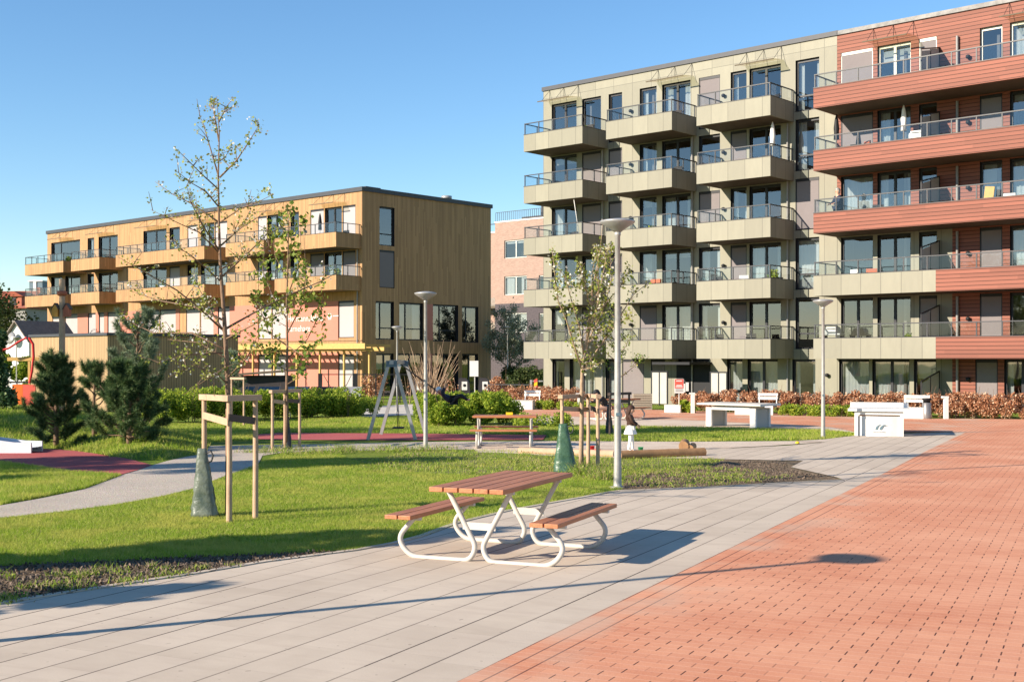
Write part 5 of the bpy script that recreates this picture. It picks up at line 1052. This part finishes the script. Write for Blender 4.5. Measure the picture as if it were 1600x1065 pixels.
# play equipment and far left things
p = W(34, 600, 42); root = thing('play_tower', 'orange play panel with white base and yellow frame behind the mound', 'play tower', (p.x-.33, 42, gz(42)+.15)); m = MB(); m.box(0, .36, 0, .5, .28, 1.16, 'orange'); m.build('front_panel', root)
m = MB(); m.box(.37, .80, -.01, .06, .3, 1.15, 'sign_red'); m.build('side_panel', root); m = MB(); m.box(.02, .34, .02, .48, 0, .275, 'white_paint'); m.build('base', root); m = MB(); m.box(-.3, .8, .3, .36, 1.97, 2.10, 'yellow_wood'); m.box(.42, .50, .3, .36, 1.16, 1.96, 'yellow_wood'); m.box(-.3, .8, .29, .35, 1.2, 1.26, 'black'); m.build('frame', root)
m = MB(); m.tube([(-.45, 0, 2.3), (-.1, 0, 2.42), (.2, 0, 2.62), (.5, 0, 2.78)], .035, 'red_plastic'); m.build('red_tube', root)
m = MB(); m.tube([(.58, 0, 2.78), (.72, 0, 2.55), (.74, 0, 2.1), (.68, 0, 1.6), (.6, 0, 1.2)], .045, 'red_plastic'); m.build('red_tube', root)
p = onm(97, 662); root = thing('birdhouse_pole', 'tall round timber pole carrying two birdhouses above the pines', 'pole', (p.x, p.y, p.z-.1)); Yp = p.y
zt = HC-(436-560)/F*Yp-p.z+.1; m = MB(); m.tube([(0, 0, 0), (0, 0, zt)], [.085, .075], 'stake', 12); m.build('pole', root)
for s_, mt in ((-1, 'ochre_box'), (1, 'terracotta')):
    zb = zt-1.0; m = MB(); m.prism([(-.075, 0), (.075, 0), (.075, .21), (0, .33), (-.075, .21)], -.1, .08, mt); o = m.build('birdhouse', root, (s_*.15, -.02, zb)); m = MB(); m.bar((-.10, 0, .20), (0, 0, .36), .22, .02, 'stake_dark'); m.bar((.10, 0, .20), (0, 0, .36), .22, .02, 'stake_dark'); m.build('birdhouse_roof', o)
m = MB(); m.lathe((0, 0, zt-.45), [(.08, 0), (.125, .03), (.13, .12), (.08, .14)], 'terracotta', 14); m.build('pot_ring', root)
# white gabled house
Yh = 84; c = W(27, 560, Yh); root = thing('gabled_house', 'small white gabled house with a dark roof at the far left', 'house', (c.x, Yh, gz(Yh)), -.55); zl = lambda py: HC-(py-560)/F*Yh-gz(Yh)
hw = 1.25; ze, za = zl(531), zl(503); m = MB(); m.prism([(-hw, 0), (hw, 0), (hw, ze), (0, za), (-hw, ze)], 0, 3.9, 'house_white'); m.build('wall', root); m = MB()
for s_ in (-1, 1): m.add([(0, -.25, za+.02), (s_*(hw+.22), -.25, ze-.18), (s_*(hw+.22), 4.0, ze-.18), (0, 4.0, za+.02), (0, -.25, za+.12), (s_*(hw+.22), -.25, ze-.08), (s_*(hw+.22), 4.0, ze-.08), (0, 4.0, za+.12)], [(0, 1, 2, 3), (4, 7, 6, 5), (0, 4, 5, 1), (1, 5, 6, 2), (2, 6, 7, 3)], 'roof_dark')
m.build('roof', root); m = MB(); m.lathe((0, 0, 0), [(.001, 0), (.42, .06), (.44, .08), (.001, .04)], 'metal_grey', 18); o = m.build('satellite_dish', root, (-.1, -.35, ze+.1)); o.rotation_euler = (1.3, 0, 0)
# red roofed house far left
Yr = 135; c = W(8, 560, Yr); root = thing('red_roofed_house', 'large house with a red tiled roof and dormer behind the dark trees', 'house', (c.x, Yr, gz(Yr)), -.2); zl = lambda py: HC-(py-560)/F*Yr-gz(Yr)
m = MB(); m.box(-12, 2.6, 0, 9, 0, zl(479), 'render_grey'); m.build('wall', root); m = MB(); m.add([(-12.3, -.4, zl(482)), (2.9, -.4, zl(482)), (1.6, 4.5, zl(451)), (-12.3, 4.5, zl(451)), (2.9, 9.4, zl(482)), (-12.3, 9.4, zl(482))], [(0, 1, 2, 3), (2, 4, 5, 3), (1, 4, 2)], 'roof_tile'); m.build('roof', root)
m = MB(); m.box(.2, 1.9, .2, 3, zl(478), zl(463), 'terracotta'); o = m.build('dormer', root); m = MB(); m.box(.45, 1.2, .15, .19, zl(477), zl(465), 'frame_black'); m.build('window', o); m = MB(); m.prism([(0, zl(463)), (2.2, zl(463)), (1.05, zl(455))], 0, 3.2, 'roof_tile'); m.build('dormer_roof', o); m = MB(); m.box(1.2, 1.6, 4.2, 4.7, zl(455), zl(446), 'terracotta'); m.build('chimney', root)
Yt = 150; c = W(56, 560, Yt); root = thing('modern_building', 'far dark glazed rooftop box above the balconies at the left', 'building', (c.x, Yt, gz(Yt)), -.2); zl = lambda py: HC-(py-560)/F*Yt-gz(Yt)
m = MB(); m.box(-3, 5, 0, 8, 0, zl(480), 'render_grey'); m.build('wall', root); m = MB(); m.box(-.9, .9, 0, 3, zl(458), zl(440), 'blue_grey'); m.box(-3, 3, 0, 8, zl(480)+.01, zl(460), 'cap'); m.build('rooftop_box', root); m = MB(); m.box(-.3, .1, -.1, -.02, zl(458), zl(437), 'white_paint'); m.box(-1.0, 1.0, -.15, 3.1, zl(440)+.01, zl(438), 'white_paint'); m.build('flue', root)
# railing + barrier in the passage
p = W(764, 600, 70); q_ = W(828, 600, 62); root = thing('handrail', 'thin dark handrail rising to the right behind the russet hedge', 'handrail', (p.x, p.y, gz(70))); m = MB(); m.bar((0, 0, .95), (q_.x-p.x, q_.y-p.y, 1.1), .05, .05, 'rail'); m.build('rail', root)
for t_ in (0, .33, .66, 1): m = MB(); m.bar(((q_.x-p.x)*t_, (q_.y-p.y)*t_, 0), ((q_.x-p.x)*t_, (q_.y-p.y)*t_, .98+.12*t_), .04, .04, 'rail'); m.build('post', root)
p = W(828, 600, 66); root = thing('barrier', 'steel barrier with red and yellow striped board beside the beige block', 'barrier', (p.x, 66, gz(66))); m = MB(); m.box(0, .12, 0, .1, 0, 1.25, 'galv'); m.build('post', root); m = MB(); m.box(.12, .7, .02, .06, 1.15, 1.22, 'galv'); m.box(.12, .7, .02, .06, .8, .87, 'galv'); m.build('rail', root)
m = MB(); 
for i in range(5): z = .35+i*.18; m.add([(.22, -.02, z), (.40, -.02, z+.08), (.40, -.02, z+.26), (.22, -.02, z+.18)], [(0, 1, 2, 3)], 'yellow' if i % 2 else 'sign_red')
m.build('striped_board', root)
p = G(1008, 640); m = MB()
for i in range(7): m.box(-.42, .42, -.3, .3, i*.105, i*.105+.085, 'wicker')
o = m.build('storage_box', None, (p.x-.1, p.y+.3, gz(p.y))); tag(o, 'slatted brown storage box left of the glazed screen at the entrance', 'storage box')
# ------------------------------------------------------------------ things on the balconies
GB = [(fa(p, DF)+.45, fa(q, DF)-.45) for p, q in ((818.3, 909.9), (947, 1049.7), (1088.3, 1203.7), (1271, 1740))]; OB = [(fa(p, DOF)+.4, fa(q, DOF)-.4) for p, q in ((39, 98.7), (111, 155), (181, 319), (352.5, 412), (429, 525))]
def loc_of(px, d, z):
    a = fa(px, d)
    if d > DF: B_ = GB if px > 700 else OB; lo, hi = min(B_, key=lambda r_: max(r_[0]-a, a-r_[1], 0)); a = max(lo, min(hi, a))
    return (a*EX+d*NX, a*EY+d*NY, z)
def chair(px, d, z, rot, mat, label):
    root = thing('balcony_chair', label, 'chair', loc_of(px, d, z), ROTF+rot, 'chairs on the balconies'); m = MB(); m.box(-.24, .24, -.24, .24, .42, .46, mat); m.build('seat', root); m = MB(); m.box(-.24, .24, .20, .24, .46, .92, mat); m.build('backrest', root)
    for x in (-.21, .21):
        for y in (-.21, .21): m = MB(); m.box(x-.02, x+.02, y-.02, y+.02, 0, .42, 'frame_black'); m.build('leg', root)
def plant(px, d, z, h, label, mat='leaf_green', pot='terracotta'):
    root = thing('potted_plant', label, 'potted plant', loc_of(px, d, z), 0, 'potted plants on the balconies'); m = MB(); m.lathe((0, 0, 0), [(.001, 0), (.12, 0), (.17, .3), (.14, .3), (.001, .27)], pot, 12); m.build('pot', root)
    A = clump_pts(260, -.2, .2, -.2, .2, h, None, .22, int(px)); A[:, 2] += .28; npmesh('foliage', leaves(A, .12, 1.2, .8), 4, mat, root)
def grill(px, d, z, label):
    root = thing('barbecue', label, 'barbecue', loc_of(px, d, z), ROTF, 'barbecues on the balconies'); m = MB(); m.box(-.45, .45, -.25, .25, .8, .86, 'metal_grey'); m.build('shelf', root)
    m = MB(); m.prism([(-.3, .87), (.3, .87), (.3, 1.0), (.22, 1.16), (-.22, 1.16), (-.3, 1.0)], -.22, .22, 'metal_grey'); m.build('lid', root)
    for x in (-.4, .4): m = MB(); m.box(x-.03, x+.03, -.2, .2, 0, .8, 'frame_black'); m.build('leg', root)
    m = MB(); m.tube([(-.2, -.26, 1.08), (.2, -.26, 1.08)], .015, 'galv', 6); m.build('handle', root)
def parasol(px, d, z, h, label, mat='black'):
    root = thing('folded_parasol', label, 'parasol', loc_of(px, d, z), 0, 'folded parasols on the balconies'); m = MB(); m.tube([(0, 0, 0), (0, 0, h)], .02, 'galv', 6); m.build('pole', root); m = MB(); m.lathe((0, 0, h), [(.13, -1.1), (.11, -.8), (.13, -.6), (.08, -.2), (.02, .03)], mat, 10); m.build('canopy', root)
def table(px, d, z, mat, label):
    root = thing('balcony_table', label, 'table', loc_of(px, d, z), ROTF, 'tables on the balconies'); m = MB(); m.box(-.4, .4, -.3, .3, .70, .73, mat); m.build('tabletop', root)
    for x in (-.36, .36):
        for y in (-.26, .26): m = MB(); m.box(x-.02, x+.02, y-.02, y+.02, 0, .70, 'frame_black'); m.build('leg', root)
z = lambda k: Zk(k)+.27; dd = DG-1.2
chair(1390, dd, z(4), .3, 'white_paint', 'white chair on the topmost red balcony, in front of the double window'); chair(1402, dd, z(4), -.4, 'metal_grey', 'grey chair beside the white one on the topmost red balcony')
grill(1434, dd+.3, z(3), 'grey barbecue on the second red balcony from the top'); parasol(1307, dd, z(3), 2.3, 'black folded parasol at the left end of the second red balcony')
chair(1335, dd, z(3), .2, 'black', 'black chair near the left end of the second red balcony from the top'); table(1348, dd, z(3), 'white_paint', 'white table on the second red balcony from the top'); chair(1362, dd, z(3), 2.6, 'terracotta', 'reddish chair on the second red balcony, left of the barbecue')
parasol(1412, dd+.5, z(3), 2.4, 'cream folded parasol left of the barbecue', 'white_cloth')
chair(1370, dd, z(2), .2, 'black', 'dark chair on the third red balcony, right of the man'); plant(1455, dd, z(2), .5, 'small leafy plant on the third red balcony'); plant(1355, dd, z(2), .4, 'pale plant on the third red balcony near the man', 'twig_grey')
m = MB(); m.box(-.2, .2, -.03, .03, 0, 1.35, 'yellow_wood'); o = m.build('leaning_board', None, loc_of(1541, DG-.5, z(2))); o.rotation_euler = (0, .12, ROTF); tag(o, 'pale wooden board leaning by a window on the third red balcony', 'board')
grill(1300, dd, z(0), 'dark barbecue at the left end of the lowest long balcony'); chair(1360, dd, z(1), .2, 'terracotta', 'pinkish chair on the second lowest long balcony'); chair(1330, dd, z(1), -.3, 'white_paint', 'white chair near the left end of the second lowest long balcony')
table(1590, dd, z(3), 'white_paint', 'white table near the right edge on the second red balcony'); chair(1575, dd, z(2), .1, 'metal_grey', 'grey chair near the right edge on the third red balcony'); chair(1500, dd, z(4), 1.4, 'black', 'black reclined chair right of the divider on the topmost red balcony')
plant(1420, dd, z(0), .5, 'leafy plant on the lowest long balcony'); plant(1208, dd-.3, z(1), .9, 'tall bright green plant on the second lowest beige balcony at the right', pot='black')
chair(1160, dd, z(1), .2, 'metal_grey', 'grey chair on the second lowest beige balcony at the right'); chair(1110, dd, z(1), .2, 'black', 'black chair at the left of the second lowest beige balcony in the right stack'); table(1222, dd, z(1), 'black', 'black table at the right end of the second lowest balcony in the right stack')
for px, k, lab in ((1172, 0, 'dark chair on the lowest balcony of the right stack'), (1120, 0, 'dark chair at the left end of the lowest balcony in the right stack'), (1212, 4, 'dark chair on the topmost balcony of the right stack'), (1070, 4, 'dark chair on the topmost balcony of the middle stack'), (1060, 3, 'dark chair on the second balcony from the top in the middle stack'), (925, 4, 'dark chair on the topmost balcony of the left stack'), (895, 2, 'dark chair on the third balcony from the top in the left stack'), (1010, 1, 'dark chair on the second lowest balcony of the middle stack'), (1195, 3, 'dark chair on the second balcony from the top in the right stack')):
    chair(px, dd, z(k), .3*((px % 3)-1), 'black', lab)
for px, k, lab in ((930, 4, 'small plant hanging low on the topmost balcony of the left stack'), (884, 1, 'yellow green plant on the second lowest balcony of the left stack'), (1018, 2, 'pale potted plant on the middle balcony of the middle stack'), (862, 0, 'plant on the lowest balcony of the left stack')): plant(px, dd-.5, z(k), .45, lab)
for px in (1021, 1029): m = MB(); m.box(-.13, .13, -.06, .06, 0, .18, 'terracotta'); o = m.build('flower_box', None, loc_of(px, DF-.02, Zk(1)+.94)); o.rotation_euler = (0, 0, ROTF); tag(o, ['left terracotta flower box on the parapet of the middle stack', 'right terracotta flower box on the parapet of the middle stack'][px > 1025], 'flower box')
parasol(1213, dd, z(3)-.0, 2.4, 'cream folded parasol on the second balcony from the top in the right stack', 'white_cloth'); 
m = MB(); m.tube([(0, 0, 0), (-.45, 0, 3.0)], .02, 'white_paint', 6); o = m.build('flag_pole', None, loc_of(932, DF+.4, Zk(2)+.5)); tag(o, 'thin white pole leaning out from the balconies of the left stack', 'pole')
do = DO-1.1; zo = lambda k: 6.36+2.8*k+.27
chair(200, do, zo(1), .3, 'black', 'dark chair at the left end of the upper long timber balcony'); parasol(500, do, zo(1), 2.2, 'dark folded parasol on the upper right timber balcony'); chair(545, do, zo(1), .3, 'black', 'dark chair on the upper right timber balcony'); plant(108, do, zo(1), 1.2, 'tall plant on the upper left timber balcony', 'leaf_tree'); plant(527, do-.6, zo(0)+.3, .8, 'green plant with white flowers on the lower right timber balcony', 'leaf_green'); plant(190, do, zo(1), .4, 'small plant by the left end of the upper long timber balcony')
table(340, do, zo(1), 'white_paint', 'white table at the right of the upper long timber balcony'); chair(250, do, zo(0), .2, 'white_paint', 'white chair on the lower long timber balcony'); chair(430, do, zo(0), .2, 'metal_grey', 'grey chair on the lower timber balcony behind the maple')
# ------------------------------------------------------------------ camera, sky, sun
cam = bpy.data.cameras.new('camera'); co = bpy.data.objects.new('camera', cam); COL.objects.link(co); SC.camera = co
co.location = (0, 0, HC); co.rotation_euler = (math.pi/2, 0, 0); cam.sensor_width = 36; cam.lens = F/1600*36; cam.shift_y = 27.5/1600
cam.clip_end = 3000; cam.clip_start = .05
sdir = Vector((.885, .465, 0)).normalized()*math.cos(math.radians(23.2)); sdir.z = -math.sin(math.radians(23.2))
sl = bpy.data.lights.new('sun', 'SUN'); sl.energy = 5.0; sl.angle = math.radians(.5); sl.color = (1, .885, .735)
so = bpy.data.objects.new('sun', sl); COL.objects.link(so); so.rotation_euler = sdir.to_track_quat('-Z', 'Y').to_euler()
w = bpy.data.worlds.new('World'); SC.world = w; w.use_nodes = True; nt = w.node_tree
sky = nt.nodes.new('ShaderNodeTexSky'); sky.sky_type = 'NISHITA'; sky.sun_disc = False; sky.sun_elevation = math.radians(23.2)
sky.sun_rotation = math.atan2(-sdir.x, -sdir.y); sky.air_density = 1.0; sky.dust_density = 0.0; sky.ozone_density = 3.2
bg = nt.nodes['Background']; nt.links.new(sky.outputs[0], bg.inputs[0]); bg.inputs[1].default_value = .098
hs = nt.nodes.new('ShaderNodeHueSaturation'); hs.inputs['Saturation'].default_value = 1.14; hs.inputs['Hue'].default_value = .500; nt.links.new(sky.outputs[0], hs.inputs['Color']); nt.links.new(hs.outputs[0], bg.inputs[0])
SC.view_settings.view_transform = 'Standard'; SC.view_settings.look = 'None'; SC.view_settings.exposure = 1.0; SC.view_settings.gamma = 1
SC.render.engine = 'CYCLES'; SC.cycles.max_bounces = 8; SC.cycles.transparent_max_bounces = 24; SC.render.film_transparent = False
SC.cycles.use_denoising = True
